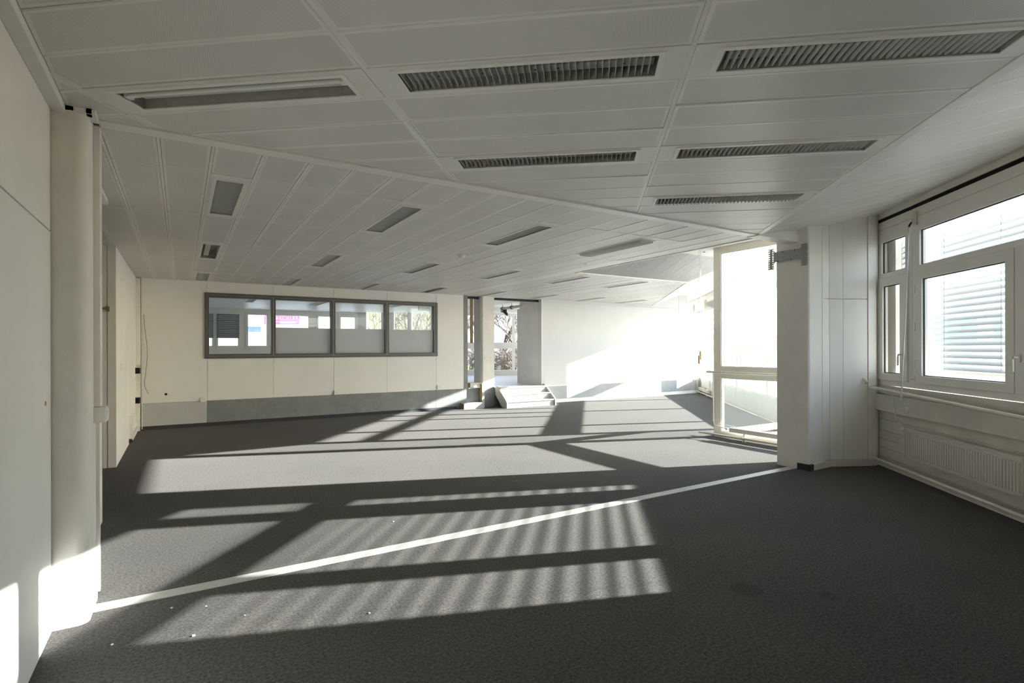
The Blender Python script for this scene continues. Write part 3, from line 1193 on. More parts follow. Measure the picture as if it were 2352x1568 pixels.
for a0, a1, zt in ((.30, .84, 2.93), (1.31, 1.80, 2.95), (1.96, 2.65, 2.90)):
    hs.append((a0, a1, 1.70, zt))
    hs.append((a0, a1, RZ + .2, 1.45))
for a0, a1 in ((3.15, 4.25), (4.40, 5.63), (5.74, 6.35)):
    hs.append((a0, a1, 1.70, 2.70))
    hs.append((a0, a1, RZ + .2, 1.47))
part(MB().plate(0, 6.6, RZ, 3.3, 0, .12, FC, hs), 'frame', 'frame', bw2)
for h in hs:
    pane(bw2, FC, *h, .05, mat='dimmed')
bw3 = empty('window_10', (13.2, 16.3, RZ))
struct(bw3)
e0, e1 = Vector((11.17, 16.62, 0)), Vector((16.2, 15.4, 0))
ed = (e1 - e0).normalized()
FD = Frame(e0, ed, Vector((-ed.y, ed.x, 0)))
hs = [(.3 + 1.5 * k, 1.6 + 1.5 * k, z0, z1) for k in range(3) for z0, z1 in ((RZ + .12, 1.5), (1.72, 2.9))]
part(MB().plate(0, 5.2, RZ, 3.3, 0, .12, FD, hs), 'frame', 'frame', bw3)
for h in hs:
    pane(bw3, FD, *h, .05)

# ================================================================== CEILING LIGHTS
ROT_N = math.atan2(AD.y, AD.x)


def light_shell(name, loc, rot):
    root = empty(name, loc, rot)
    L2, W2 = LL / 2, LW / 2
    r = MB()
    f = .022
    for bx in ((-L2 - .004, L2 + .004, -W2 - .004, -W2 + f), (-L2 - .004, L2 + .004, W2 - f, W2 + .004),
               (-L2 - .004, -L2 + f, -W2 + f, W2 - f), (L2 - f, L2 + .004, -W2 + f, W2 - f)):
        r.box(*bx, -.006, .0)
    lpart(r, 'rim', 'trimw', root)
    h = MB()
    i0, j0 = L2 - .012, W2 - .012
    h.box(-i0, i0, -j0, j0, .118, .124)
    for bx in ((-i0, i0, -j0 - .003, -j0), (-i0, i0, j0, j0 + .003), (-i0 - .003, -i0, -j0, j0), (i0, i0 + .003, -j0, j0)):
        h.box(*bx, .0, .124)
    lpart(h, 'housing', 'hous', root)
    g_ = MB()
    g_.slab([(-.02, .118), (-.002, .034), (.058, .034), (.075, .118)], -i0 + .05, i0 - .02, Frame((0, 0, 0), (0, 1, 0), (1, 0, 0)))
    gt = lpart(g_, 'gear_tray', 'louv', root)
    hl = MB()
    for x in (-.52, -.44, -.33, -.22, -.05, .04, .15, .33, .46):
        hl.lathe((x, .03, .0325), (0, 0, 1), [(0, .0045), (.001, .0045)], 8)
    lpart(hl, 'screw_holes', 'hole', gt)['kind'] = 'stuff'
    return root


def add_tube(root):
    mb = MB().tube([(-.575, -.026, .016), (.575, -.026, .016)], .0145, 14)
    lpart(mb, 'tube', 'tube', root, smooth=True)
    for s in (-1, 1):
        mb = MB().box(s * .59 - .014, s * .59 + .014, -.048, -.004, .0, .055)
        lpart(mb, 'lamp_holder', 'plastic', root, bevel=.004)


blade_me = None


def add_blades(root, z0=.0, hgt=.034, single=True, pitch=.031):
    global blade_me
    W2 = LW / 2 - .006
    n = int((LL - .05) / pitch)
    if single:
        if blade_me is None:
            mb = MB()
            mb.slab([(-W2, .008), (-W2 + .028, 0), (W2 - .028, 0), (W2, .008), (W2, hgt), (-W2, hgt)], -.0007, .0007,
                    Frame((0, 0, 0), (0, 1, 0), (1, 0, 0)))
            o = lpart(mb, 'louvre_blade', 'louv', root)
            blade_me = o.data
            o.location = (-LL / 2 + .03, 0, z0)
            start = 1
        else:
            start = 0
        for i in range(start, n):
            o = bpy.data.objects.new('louvre_blade', blade_me)
            COL.objects.link(o)
            o.parent = root
            o.location = (-LL / 2 + .03 + pitch * i, 0, z0)
    else:
        mb = MB()
        for i in range(n):
            x = -LL / 2 + .03 + pitch * i
            mb.box(x - .0008, x + .0008, -W2, W2, z0, z0 + hgt)
        for y in (-.075, 0, .075):
            mb.box(-LL / 2 + .03, LL / 2 - .03, y - .001, y + .001, z0 + hgt - .002, z0 + hgt)
        o = lpart(mb, 'louvre', 'louv', root)
        o['kind'] = 'stuff'
        return o


near_labels = ['recessed ceiling light without louvre, bare fluorescent tube, beside the left pilaster',
               'recessed ceiling light with thin spaced louvre blades, empty inside, next to the bare-tube light',
               'recessed ceiling light with dense louvre beside the sloping strips and the thin-bladed light',
               'narrow recessed louvred ceiling light one row in front of the light with thin blades',
               'narrow louvred ceiling light at the sloping strips, one row before the sagging louvre',
               'recessed ceiling light with sagging louvre hanging out of its frame, near the metal bracket column']
for i, ((ln, lt), lab) in enumerate(zip(LIGHTS_NEAR, near_labels)):
    x, y = nt_(ln, lt)
    r_ = light_shell('ceiling_light', (x, y, ZC), ROT_N)
    tag(r_, lab, 'ceiling light', 'recessed lights of the front room')
    if i == 0:
        add_tube(r_)
    else:
        add_blades(r_, -.022 if i == 5 else (.002 if i != 1 else .0))

ORD = ['first', 'second', 'third', 'fourth', 'fifth', 'sixth', 'seventh', 'eighth']
ROWN = ['row next to the ceiling trim', 'smoke detector row', 'back wall row']
proto = None
for (lx, ly) in LIGHTS_FAR:
    k, rr = round((lx - .331) / 1.5), (0 if ly < 6 else 1 if ly < 9 else 2)
    special = (k, rr) in ((0, 1), (3, 2), (3, 0))
    if special or proto is None:
        r_ = light_shell('ceiling_light', (lx, ly, ZC), PI / 2)
        if (k, rr) == (0, 1):
            tag(r_, 'open ceiling light without louvre, grimy inside with bare sockets, in the back corner', 'ceiling light')
            for s in (-1, 1):
                lpart(MB().lathe((-.56, s * .03, .04), (1, 0, 0), [(0, .016), (.03, .016), (.03, .010), (.05, .010)], 12), 'socket', 'brass', r_)
        elif (k, rr) == (3, 2):
            tag(r_, 'dark open ceiling light above the right end of the interior window', 'ceiling light')
        elif (k, rr) == (3, 0):
            tag(r_, 'ceiling light with jagged louvre hanging below its frame by the glazed corner', 'ceiling light')
            add_blades(r_, -.03, single=True)
        else:
            add_blades(r_, .004, single=False)
            tag(r_, 'fine louvre ceiling light, %s, %s from the left side wall' % (ROWN[rr], ORD[k]), 'ceiling light', 'fine louvre lights of the back hall')
            proto = r_
    else:
        r_ = copy_tree(proto)
        r_.location = (lx, ly, ZC)
        r_['label'] = 'fine louvre ceiling light, %s, %s from the left side wall' % (ROWN[rr], ORD[k])
for i, (x, y) in enumerate(((1.6, 16.2), (3.4, 16.6), (5.6, 16.0))):
    r_ = light_shell('ceiling_light', (x, y, ZC - .012), PI / 2)
    add_blades(r_, .0, single=False)
    tag(r_, 'dark ceiling light seen through the interior window', 'ceiling light', 'lights behind the interior window')

# smoke detector and cable holes
sd = empty('smoke_detector', (3.363, 6.942, ZC))
tag(sd, 'small round cream smoke detector on the ceiling panels', 'smoke detector')
lpart(MB().lathe((0, 0, 0), (0, 0, -1), [(0, .058), (.012, .058), (.02, .05)], 24), 'base', 'plastic', sd, smooth=True)
lpart(MB().lathe((0, 0, -.02), (0, 0, -1), [(0, .044), (.018, .042), (.028, .025), (.03, .005)], 24), 'sensor_head', 'wallpanel', sd, smooth=True)
for x, y in ((4.93, 5.52), (5.36, 6.66), (6.1, 5.0)):
    o = MB().lathe((0, 0, ZC - .003), (0, 0, 1), [(0, .018), (.004, .018)], 10).build('cable_hole', 'hole', None, loc=(0, 0, 0))
    o.parent = ceiling
    o.location = (x, y, 0)

# ================================================================== WINDOW WALL FITTINGS
def pipe(name, pts, r, label, mat='pipe', cat='pipe', group=None):
    base = Vector(pts[0])
    mb = MB().tube(pts, r, 12)
    root = empty(name, (base.x, base.y, min(Vector(p).z for p in pts)))
    tag(root, label, cat, group)
    part(mb, 'pipe_run', mat, root, smooth=True)
    return root


def clip_ring(root, c, axis, r, wallpt):
    mb = MB()
    a = Vector(axis).normalized()
    mb.tube([Vector(c) - a * .012, Vector(c) + a * .012], r * 1.28, 12)
    mb.tube([Vector(c), Vector(wallpt)], .006, 8)
    part(mb, 'pipe_clip', 'pipe', root)


up = pipe('heating_pipe', [PF(.46, 0, 1.10), PF(.46, -.05, 1.06), FAC(7.47, 3.50, 1.0), FAC(7.35, 3.505, .99), FAC(7.0, 3.51, .980), FAC(5.5, 3.51, .93), FAC(2.5, 3.51, .84), FAC(1.0, 3.51, .80)], .019,
          'thick cream heating pipe running below the blind windows above the radiator')
clip_ring(up, FAC(6.56, 3.51, .966), BD, .019, FAC(6.56, FN - .006, .966))
clip_ring(up, FAC(4.0, 3.51, .885), BD, .019, FAC(4.0, FN - .006, .885))
lo = pipe('heating_pipe', [PF(.53, .0, .135), FAC(7.40, 3.515, .118), FAC(6.6, 3.515, .112), FAC(4.9, 3.515, .102), FAC(1.0, 3.515, .085)], .016,
          'cream heating pipe running along the floor under the radiator')
clip_ring(lo, FAC(6.58, 3.515, .112), BD, .016, FAC(6.45, FN - .006, .10))
clip_ring(lo, FAC(4.6, 3.515, .10), BD, .016, FAC(4.6, FN - .006, .10))

rad = empty('radiator', tuple(FAC(5.85, 3.58, 0)))
tag(rad, 'long low ribbed cream radiator under the wide blind window', 'radiator')
R0, R1, RB, RT_ = 5.0, 6.70, .235, .56
mb = MB()
mb.box(R0, R1, 3.566, 3.585, RB, RT_, FAC)
nr = 44
for i in range(nr):
    a = R0 + .03 + (R1 - R0 - .06) * (i + .5) / nr
    n0 = len(mb.v)
    w0, w1 = .0135, .009
    ring = []
    for c, b_ in ((RB + .03, 3.566), (RB + .042, 3.552), (RT_ - .042, 3.552), (RT_ - .03, 3.566)):
        ww = w0 if b_ > 3.56 else w1
        ring.append([len(mb.v), len(mb.v) + 1])
        mb.v.append(FAC(a - ww, b_, c))
        mb.v.append(FAC(a + ww, b_, c))
    # raised flute: front face, two flanks, two ends
    zlo, zhi = RB + .03, RT_ - .03
    k = len(mb.v)
    for b_, ww in ((3.566, w0), (3.546, w1)):
        for c in (zlo, zhi):
            mb.v.append(FAC(a - ww, b_, c + (.008 if (b_ < 3.56 and c == zlo) else -.008 if b_ < 3.56 else 0)))
            mb.v.append(FAC(a + ww, b_, c + (.008 if (b_ < 3.56 and c == zlo) else -.008 if b_ < 3.56 else 0)))
    # 0,1 back low ; 2,3 back high ; 4,5 front low ; 6,7 front high
    for q in ((4, 5, 7, 6), (0, 4, 6, 2), (1, 3, 7, 5), (0, 1, 5, 4), (2, 6, 7, 3)):
        mb.quad([k + x for x in q])
    del mb.v[n0:n0 + 8]
    mb.f = [tuple(x - 8 if x >= n0 + 8 else x for x in f_) for f_ in mb.f]
part(mb, 'front_panel', 'rad', rad, fix=True)
part(MB().box(R0 - .004, R1 + .004, 3.545, 3.615, RT_, RT_ + .014, FAC), 'top_grille', 'rad', rad, bevel=.003)
part(MB().box(R0 - .004, R0 + .002, 3.548, 3.61, RB, RT_, FAC), 'side_cover', 'rad', rad)
part(MB().box(R1 - .002, R1 + .004, 3.548, 3.61, RB, RT_, FAC), 'side_cover', 'rad', rad)
for a in (5.35, 6.35):
    part(MB().box(a - .02, a + .02, 3.585, FN, RB + .05, RT_ - .04, FAC), 'wall_bracket', 'rad', rad)
part(MB().lathe(FAC(R0, 3.575, RB + .025), -BD, [(-.02, .014), (.03, .014), (.03, .02), (.05, .02)], 12), 'drain_plug', 'black', rad)
vl = part(MB().lathe(FAC(6.695, 3.575, .545), BD, [(0, .009), (.03, .009), (.03, .012), (.05, .012)], 12), 'valve', 'brass', rad, smooth=True)
part(MB().lathe(FAC(6.745, 3.575, .545), BD, [(0, .018), (.012, .024), (.05, .024), (.055, .02)], 16), 'thermostat_knob', 'plastic', vl, smooth=True)
rs = pipe('radiator_pipe', [FAC(6.875, 3.512, .955), FAC(6.872, 3.53, .80), FAC(6.868, 3.545, .68), FAC(6.84, 3.56, .62), FAC(6.76, 3.574, .56)], .009,
          'thin cream branch pipe dropping from the thick heating pipe to the radiator valve')

tk = empty('cable_trunking', tuple(FAC(5, FN, .7)))
tag(tk, 'wide cream cable trunking on the window wall above the radiator', 'trunking')
part(MB().box(-1.0, 7.53, 3.585, FN, .707, .905, FAC), 'cover', 'dirty', tk, bevel=.005)
sk = empty('wall_socket', tuple(FAC(6.708, 3.585, .784)))
tag(sk, 'round white power socket set in the cream cable trunking', 'socket')
part(MB().lathe(FAC(6.708, 3.585, .784), -AD, [(0, .03), (.006, .03), (.008, .026)], 20), 'socket_face', 'plastic', sk)
for da, dc in ((-.008, .005), (.008, .005), (0, -.008)):
    part(MB().lathe(FAC(6.708 + da, 3.578, .784 + dc), -AD, [(0, .003), (.0015, .003)], 8), 'pin_hole', 'hole', sk)

rod = empty('fanlight_opener_rod', tuple(FAC(6.574, 3.5, .9)))
tag(rod, 'long grey crank rod for the upper pane hanging between the two blind windows', 'window opener')
part(MB().slab([(3.59, 2.88), (3.645, 2.86), (3.645, 3.02), (3.625, 3.02)], 6.625, 6.66, Frame((0, 0, 0), AD, BD)), 'gear_bracket', 'rad', rod)
part(MB().tube([FAC(6.642, 3.60, 2.895), FAC(6.62, 3.57, 2.87), FAC(6.605, 3.55, 2.835)], .011, 8), 'knuckle', 'black', rod)
part(MB().tube([FAC(6.605, 3.55, 2.84), FAC(6.588, 3.505, 1.85)], .0075, 8), 'upper_rod', 'louv', rod, smooth=True)
part(MB().tube([FAC(6.588, 3.505, 1.87), FAC(6.587, 3.503, 1.82)], .0105, 8), 'joint', 'rad', rod)
part(MB().tube([FAC(6.587, 3.503, 1.83), FAC(6.578, 3.462, 1.12)], .0075, 8), 'lower_rod', 'louv', rod, smooth=True)
part(MB().tube([FAC(6.578, 3.462, 1.13), FAC(6.574, 3.452, .90)], .0095, 8), 'grip', 'rad', rod, smooth=True)

# stopper hook on the mullion
ho = MB()
ho.box(6.655, 6.675, FN - .006, FN + .004, 1.10, 1.17, FAC)
ho.tube([FAC(6.665, FN - .005, 1.13), FAC(6.70, FN - .03, 1.13)], .006, 8)
o = ho.build('window_stay', 'rad', None, loc=tuple(FAC(6.665, FN, 1.1)))
tag(o, 'small metal stay hook on the frame of the wide blind window', 'hook')

# ================================================================== GLAZED NOTCH FITTINGS
gx = NX - .075
gp = pipe('heating_pipe', [(gx, 6.14, 1.085), (gx, 5.0, 1.085), (gx, 3.80, 1.085)], .016, 'pale heating pipe across the middle rail of the glazed corner')
clip_ring(gp, (gx, 5.85, 1.085), (0, 1, 0), .016, (NX, 5.85, 1.085))
gl_ = pipe('heating_pipe', [(gx - .05, 6.27, .056), (gx - .05, 5.0, .06), (gx - .05, 3.8, .06)], .016, 'pale heating pipe on the floor along the glazed corner')
for y in (5.42, 4.3):
    clip_ring(gl_, (gx - .05, y, .058), (0, 1, 0), .016, (gx - .05, y, .0))
gc = empty('convector', (gx, 4.8, 0))
tag(gc, 'low flat convector heater in front of the glazed corner', 'radiator')
part(MB().box(gx - .035, gx + .035, 3.85, 5.68, .128, .198), 'casing', 'rad', gc, bevel=.004)
part(MB().box(gx - .02, gx + .02, 5.40, 5.43, .0, .13), 'foot', 'rad', gc)
part(MB().box(gx - .02, gx + .02, 4.2, 4.23, .0, .13), 'foot', 'rad', gc)
part(MB().lathe((gx, 5.68, .165), (0, 1, 0), [(0, .008), (.045, .008), (.045, .022), (.085, .022), (.09, .016)], 14), 'valve', 'pipe', gc, smooth=True)
pipe('radiator_pipe', [(gx, 6.01, 1.075), (gx, 6.01, .26), (gx, 5.99, .21), (gx, 5.95, .195), (gx, 5.76, .172)], .009,
     'thin pale pipe bending from the middle rail down to the convector valve')

fc = empty('convector', tuple(FAC(17.8, 3.56, 0)))
tag(fc, 'low convector heater below the tall windows beside the sunlit wall', 'radiator')
part(MB().box(17.0, 18.45, 3.53, 3.60, .11, .20, FAC), 'casing', 'rad', fc, bevel=.004)
for a in (17.2, 18.2):
    part(MB().box(a, a + .03, 3.54, 3.59, 0, .11, FAC), 'foot', 'rad', fc)
part(MB().box(17.45, 17.50, 3.54, 3.59, .20, .235, FAC), 'valve', 'wood', fc)
fp = pipe('heating_pipe', [FAC(18.50, 3.52, 1.40), FAC(18.50, 3.51, .14), FAC(18.46, 3.51, .075), FAC(18.40, 3.51, .06), FAC(16.0, 3.51, .055), FAC(12, 3.51, .05)], .014,
          'white heating pipe dropping beside the sunlit wall and running under the tall windows')
for a in (17.9, 17.0, 16.2):
    clip_ring(fp, FAC(a, 3.51, .058), BD, .014, FAC(a, 3.51, .0))
pipe('heating_pipe', [FAC(18.55, 3.56, 1.50), FAC(16.0, 3.56, 1.49), FAC(12, 3.56, 1.48)], .014, 'white heating pipe at the transom of the tall far windows').__setitem__('group', 'x')
del bpy.data.objects[[o_.name for o_ in bpy.data.objects if o_.get('group') == 'x'][0]]['group']

for i, (x, y, zh) in enumerate(((7.42, 6.19, 1.22), (7.47, 6.20, 1.29))):
    c = empty('blind_cord', (x, y, zh))
    tag(c, 'hanging cord with a small wooden pull by the glazed corner', 'cord', 'blind cords at the glazed corner')
    part(MB().tube([(x, y, HI), (x, y, zh + .14)], .003, 6), 'cord', 'plastic', c)
    part(MB().tube([(x + .02, y, HI), (x + .012, y, zh + .6)], .002, 6), 'cord', 'plastic', c)
    part(MB().lathe((x, y, zh), (0, 0, 1), [(0, .010), (.01, .017), (.13, .017), (.145, .006)], 12), 'wooden_pull', 'wood', c, smooth=True)

# galvanised bracket on the column ------------------------------------------------
br = empty('mounting_bracket', (6.44, 4.0, 2.49))
tag(br, 'grey galvanised H-shaped mounting bracket screwed to the column', 'bracket')
xb0, xb1 = 6.425, 6.430


def flange(y0, y1, z0, z1, cols, rows, name):
    holes = []
    for yc in cols:
        for k in range(rows):
            zc = z0 + (z1 - z0) * (k + .6) / rows
            holes.append((yc - .0065, yc + .0065, zc - .0065, zc + .0065))
    part(MB().plate(y0, y1, z0, z1, xb0, xb1, GLZ, holes), name, 'galv', br)


flange(4.178, 4.252, 2.492, 2.742, (4.190, 4.239), 9, 'flange')
flange(3.738, 3.815, 2.492, 2.742, (3.752,), 9, 'flange')
part(MB().slab([(3.815, 2.577), (3.815, 2.56), (3.835, 2.577), (4.16, 2.577), (4.178, 2.56), (4.178, 2.72), (4.16, 2.703), (3.835, 2.703), (3.815, 2.72)], xb0, xb1, GLZ), 'web', 'galv', br)
for z in (2.615, 2.665):
    part(MB().box(xb0 - .003, xb0, 3.84, 4.15, z - .003, z + .003), 'crease', 'galv', br)
for (y0, y1) in ((4.178, 4.252), (3.738, 3.815)):
    part(MB().box(xb0 - .012, xb1, y0, y1, 2.742, 2.748), 'lip', 'galv', br)
    part(MB().box(xb0 - .012, xb1, y0, y1, 2.486, 2.492), 'lip', 'galv', br)
for y, z in ((3.95, 2.585), (4.06, 2.69), (3.90, 2.69), (4.12, 2.585)):
    part(MB().lathe((xb0, y, z), (-1, 0, 0), [(0, .007), (.004, .006)], 8), 'screw', 'black', br)
part(MB().box(xb1, 6.452, 3.95, 4.08, 2.60, 2.68), 'spacer', 'galv', br)

# ================================================================== LEFT SIDE FITTINGS
tr = empty('cable_trunking', (-.42, 4.02, 1.1))
tag(tr, 'narrow white vertical trunking running up the left pilaster', 'trunking')
part(MB().box(-.432, -.398, 3.965, 4.045, 1.16, ZC - .02), 'cover', 'trimw', tr, bevel=.003)
part(MB().box(-.432, -.412, 4.05, 4.085, .06, ZC - .02), 'cover', 'trimw', tr)
bx = empty('switch_box', (-.40, 4.0, 1.07))
tag(bx, 'white surface switch box at the foot of the pilaster trunking', 'switch')
part(MB().box(-.432, -.372, 3.955, 4.06, 1.068, 1.158), 'box', 'plastic', bx, bevel=.004)
part(MB().box(-.375, -.366, 3.972, 4.045, 1.08, 1.146), 'rocker', 'trimw', bx, bevel=.002)
dn = MB().lathe((LX, 3.60, 1.22), (1, 0, 0), [(0, .012), (.004, .011)], 8).build('wall_hook', 'wood', None, loc=(LX, 3.60, 1.2))
tag(dn, 'small brown chipped hook on the near white wall beside the pilaster', 'hook')

ct = empty('cable_trunking', (-.66, 12.08, 0))
tag(ct, 'white vertical trunking in the corner left of the interior window wall', 'trunking')
part(MB().box(-.702, -.63, 12.03, 12.15, 1.20, ZC - .03), 'cover', 'trimw', ct)
part(MB().box(-.702, -.63, 12.03, 12.15, .62, 1.05), 'cover', 'wallpanel', ct)
part(MB().box(-.702, -.64, 12.05, 12.15, .0, .50), 'cover', 'trimw', ct)
part(MB().box(-.62, -.605, 12.12, 12.152, .0, ZC - .02), 'edge_strip', 'trimw', ct)
for z, lab in ((1.04, 'open black junction box halfway up the corner trunking'), (.505, 'open black junction box low on the corner trunking')):
    jb = empty('junction_box', (-.66, 11.95, z))
    tag(jb, lab, 'junction box')
    part(MB().box(-.702, -.63, 11.90, 12.03, z, z + .13), 'box', 'plastic', jb)
    part(MB().box(-.63, -.626, 11.91, 12.02, z + .012, z + .118), 'open_face', 'hole', jb)
    part(MB().box(-.70, -.632, 11.894, 11.90, z + .012, z + .118), 'open_face', 'hole', jb)
for z, y, lab in ((.93, 11.9, 'white cover plate below the upper black junction box'), (.30, 11.88, 'white switch cover below the lower black junction box')):
    o = MB().box(-.702, -.672, y, y + .10, z, z + (.08 if z > .5 else .19)).build('cover_plate', 'plastic', None, loc=(-.68, y, z))
    tag(o, lab, 'cover plate')
for y in (11.0, 10.55):
    s_ = empty('wall_socket', (-.69, y, .30))
    tag(s_, 'white socket on a short riser above the skirting trunking of the side wall', 'socket', 'sockets on the side wall skirting')
    part(MB().box(-.702, -.665, y, y + .09, .30, .42), 'face', 'plastic', s_, bevel=.004)
    part(MB().box(-.702, -.682, y + .02, y + .07, .08, .30), 'riser', 'trimw', s_)
sk2 = empty('skirting_trunking', (-.68, 11, 0))
tag(sk2, 'white skirting trunking along the floor of the left side wall', 'trunking')
part(MB().box(-.702, -.665, 10.5, 12.03, .012, .085), 'cover', 'trimw', sk2, bevel=.004)
part(MB().lathe((-.683, 10.5, .048), (0, -1, 0), [(0, .034), (.03, .034), (.034, .028)], 14), 'end_plug', 'black', sk2)
sw_ = MB().box(-.702, -.693, 9.15, 9.24, 1.20, 1.30).build('cover_plate', 'plastic', None, loc=(-.7, 9.2, 1.2))
tag(sw_, 'faint white blank cover plate on the left side wall', 'cover plate')
lt = empty('door_latch', (-.79, 8.52, 1.98))
tag(lt, 'small brown latch on the white end panel of the side wall', 'latch')
part(MB().box(-.80, -.765, 8.505, 8.525, 1.965, 2.03), 'keeper', 'brass', lt)
part(MB().tube([(-.80, 8.505, 2.0), (-.845, 8.50, 2.0)], .009, 8), 'bolt', 'brass', lt)
cbl = MB()
cbl.tube([(-.585, 12.13, 2.13), (-.57, 12.13, 1.9), (-.535, 12.125, 1.55), (-.53, 12.125, 1.35), (-.555, 12.12, 1.05), (-.575, 12.12, .9), (-.57, 12.12, .80), (-.53, 12.11, .70), (-.515, 12.105, .665)], .0055, 6)
o = cbl.build('loose_cable', 'cable', None, loc=(-.57, 12.12, .66), smooth=True)
tag(o, 'thin grey cable hanging loose down the corner by the trunking', 'cable')

for x, z, lab in ((.36, .515, 'white power socket just left of the grey plinth start'), (2.86, .535, 'white power socket below the middle of the interior window'),
                  (5.27, .56, 'white power socket below the right end of the interior window')):
    s_ = empty('wall_socket', (x, WY, z))
    tag(s_, lab, 'socket')
    part(MB().box(x - .045, x + .045, WY - .03, WY, z - .045, z + .045), 'box', 'plastic', s_, bevel=.004)
    for da, dc in ((-.018, .014), (.0, .0), (.018, -.014), (.018, .014), (-.018, -.014)):
        part(MB().lathe((x + da, WY - .030, z + dc), (0, -1, 0), [(0, .004), (.001, .004)], 8), 'pin_hole', 'hole', s_)
hp = empty('cable_outlet', (-.245, WY, .60))
tag(hp, 'black cable hole in a white patch on the corner wall panel', 'cable outlet')
part(MB().box(-.30, -.19, WY - .004, WY, .53, .70), 'patch', 'plastic', hp)
part(MB().lathe((-.245, WY - .004, .645), (0, -1, 0), [(0, .022), (.012, .018)], 12), 'hole_ring', 'hole', hp)

# ================================================================== STEPS AND CASING
st = empty('steps', (7.58, 11.6, 0))
tag(st, 'short white wooden flight of steps up to the raised back room', 'steps')
sp = [(11.57, 0), (11.57, .13), (11.60, .185), (12.05, .522), (12.09, .53), (12.15, .53), (12.15, .30), (11.80, 0)]
for x in (6.83, 8.295):
    s_ = part(MB().slab(sp, x, x + .038, GLZ), 'stringer', 'strip', st, bevel=.004)
    for y, z in ((11.68, .12), (11.95, .30)):
        part(MB().lathe((x, y, z), (-1, 0, 0), [(0, .010), (.003, .009)], 8), 'screw_cap', 'wood', s_)
for i, (y, z) in enumerate(((11.62, .163), (11.80, .327), (11.98, .490))):
    part(MB().box(6.868, 8.295, y - .025, 12.15 if i == 2 else y + .21, z - .03, z), 'tread', 'strip', st, bevel=.006)
    part(MB().box(6.868, 8.295, y, y + .02, z - .163, z - .03), 'riser', 'strip', st)

ca = empty('pipe_casing', (6.2, 12.05, 0))
tag(ca, 'white boxed casing on the floor left of the steps', 'casing')
part(MB().plate(11.96, 12.15, 0, .145, 5.86, 6.42, GLZ, [(11.985, 12.125, .02, .125)]), 'floor_box', 'strip', ca)
part(MB().plate(11.96, 12.15, 0, .145, 5.852, 5.862, GLZ, [(11.985, 12.125, .02, .125)]), 'plywood_edge', 'wood', ca)
part(MB().box(6.39, 6.448, 12.02, 12.15, .145, .60), 'upright_board', 'strip', ca)
part(MB().box(6.382, 6.39, 12.02, 12.15, .145, .60), 'plywood_edge', 'wood', ca)
part(MB().box(6.055, 6.39, 12.135, 12.40, RZ, RZ + .012), 'sill_cap', 'strip', ca)
pb = empty('pillar_base_box', (6.2, 12.35, RZ))
tag(pb, 'low grey wooden box around the foot of the pillar in the opening', 'box')
part(MB().box(6.16, 6.436, 12.22, 12.48, RZ + .012, RZ + .13), 'box', 'column', pb)
part(MB().box(6.152, 6.16, 12.22, 12.48, RZ + .012, RZ + .13), 'plywood_edge', 'wood', pb)
jl = MB().box(6.30, 6.36, 12.46, 12.52, 1.62, ZC).build('door_lining', 'wood', None, loc=(6.33, 12.5, 1.62))
tag(jl, 'brown wooden lining strip hanging beside the pillar in the opening', 'door lining')
pipe('ceiling_pipe', [(6.05, 12.33, 2.77), (8.28, 12.33, 2.77)], .03, 'black pipe across the top of the opening behind the pillar', 'black')
def px(u, depth, z):
    p_ = FW * depth + RT * ((u - CX) / F_PX * depth)
    return Vector((p_.x, p_.y, z))


ca_, cb_ = px(1151, 16.4, 2.675), px(1203, 15.0, 2.66)
cp = pipe('ceiling_pipe', [ca_, cb_], .04, 'brown ceiling pipe with couplings inside the raised back room', 'hous')
for f_ in (.08, .5):
    c = ca_.lerp(cb_, f_)
    part(MB().tube([c, c + Vector((0, 0, .13))], .006, 6), 'hanger', 'cable', cp)
    part(MB().tube([c - (cb_ - ca_).normalized() * .03, c + (cb_ - ca_).normalized() * .03], .055, 10), 'coupling', 'black', cp)
dv = px(1160, 16.2, 2.56)
vb = empty('surveillance_device', tuple(dv))
tag(vb, 'small dark and blue device hanging under the brown ceiling pipe', 'device')
part(MB().box(dv.x - .04, dv.x + .04, dv.y - .04, dv.y + .04, dv.z, 2.645), 'mount', 'black', vb)
part(MB().tube([dv + RT * -.05 + UP * .05, dv + RT * .06 - UP * .06], .045, 10), 'body', 'black', vb)
part(MB().tube([dv + RT * -.12 + UP * .03, dv + RT * -.02 + UP * .01], .03, 10), 'lamp', 'bluev', vb)
part(MB().tube([dv + RT * .03 - UP * .05, dv + RT * .09 - UP * .10], .035, 10), 'lamp', 'bluev', vb)
for i, y in enumerate((15.2, 16.0)):
    o = MB().box(6.3, 10.6, y, y + .12, ZC - .13, ZC).build('ceiling_beam', 'trimw', None, loc=(8, y, ZC))
    tag(o, 'pale ceiling beam crossing the raised back room', 'beam', 'beams of the raised back room')

# ================================================================== OUTSIDE
def building(name, label, u0, u1, depth, z1, mat, wins=(), d2=7):
    a, b = px(u0, depth, 0), px(u1, depth, 0)
    e = b - a
    ln = e.length
    e.normalize()
    fr = Frame((a.x, a.y, 0), e, Vector((-e.y, e.x, 0)))
    root = empty(name, (a.x, a.y, -.22))
    tag(root, label, 'building')
    part(MB().box(0, ln, 0, d2, -.22, z1, fr), 'wall', mat, root)
    part(MB().box(-.3, ln + .3, -.25, d2 + .3, z1, z1 + .25, fr), 'roof', 'render', root)
    for (w0, w1, c0, c1) in wins:
        wn = part(MB().plate(w0 - .12, w1 + .12, c0 - .12, c1 + .12, -.06, 0, fr, [(w0, w1, c0, c1)]), 'window', 'render', root)
        part(MB().box(w0, w1, -.02, 0, c0, c1, fr), 'pane', 'bluewin', wn)
    return root, fr, ln


shop, sf, sl = building('shop_building', 'white commercial building with a magenta sign seen through the interior window', 380, 722, 46, 6.2, 'render',
                        [(5.6, 8.1, 2.9, 3.35)])
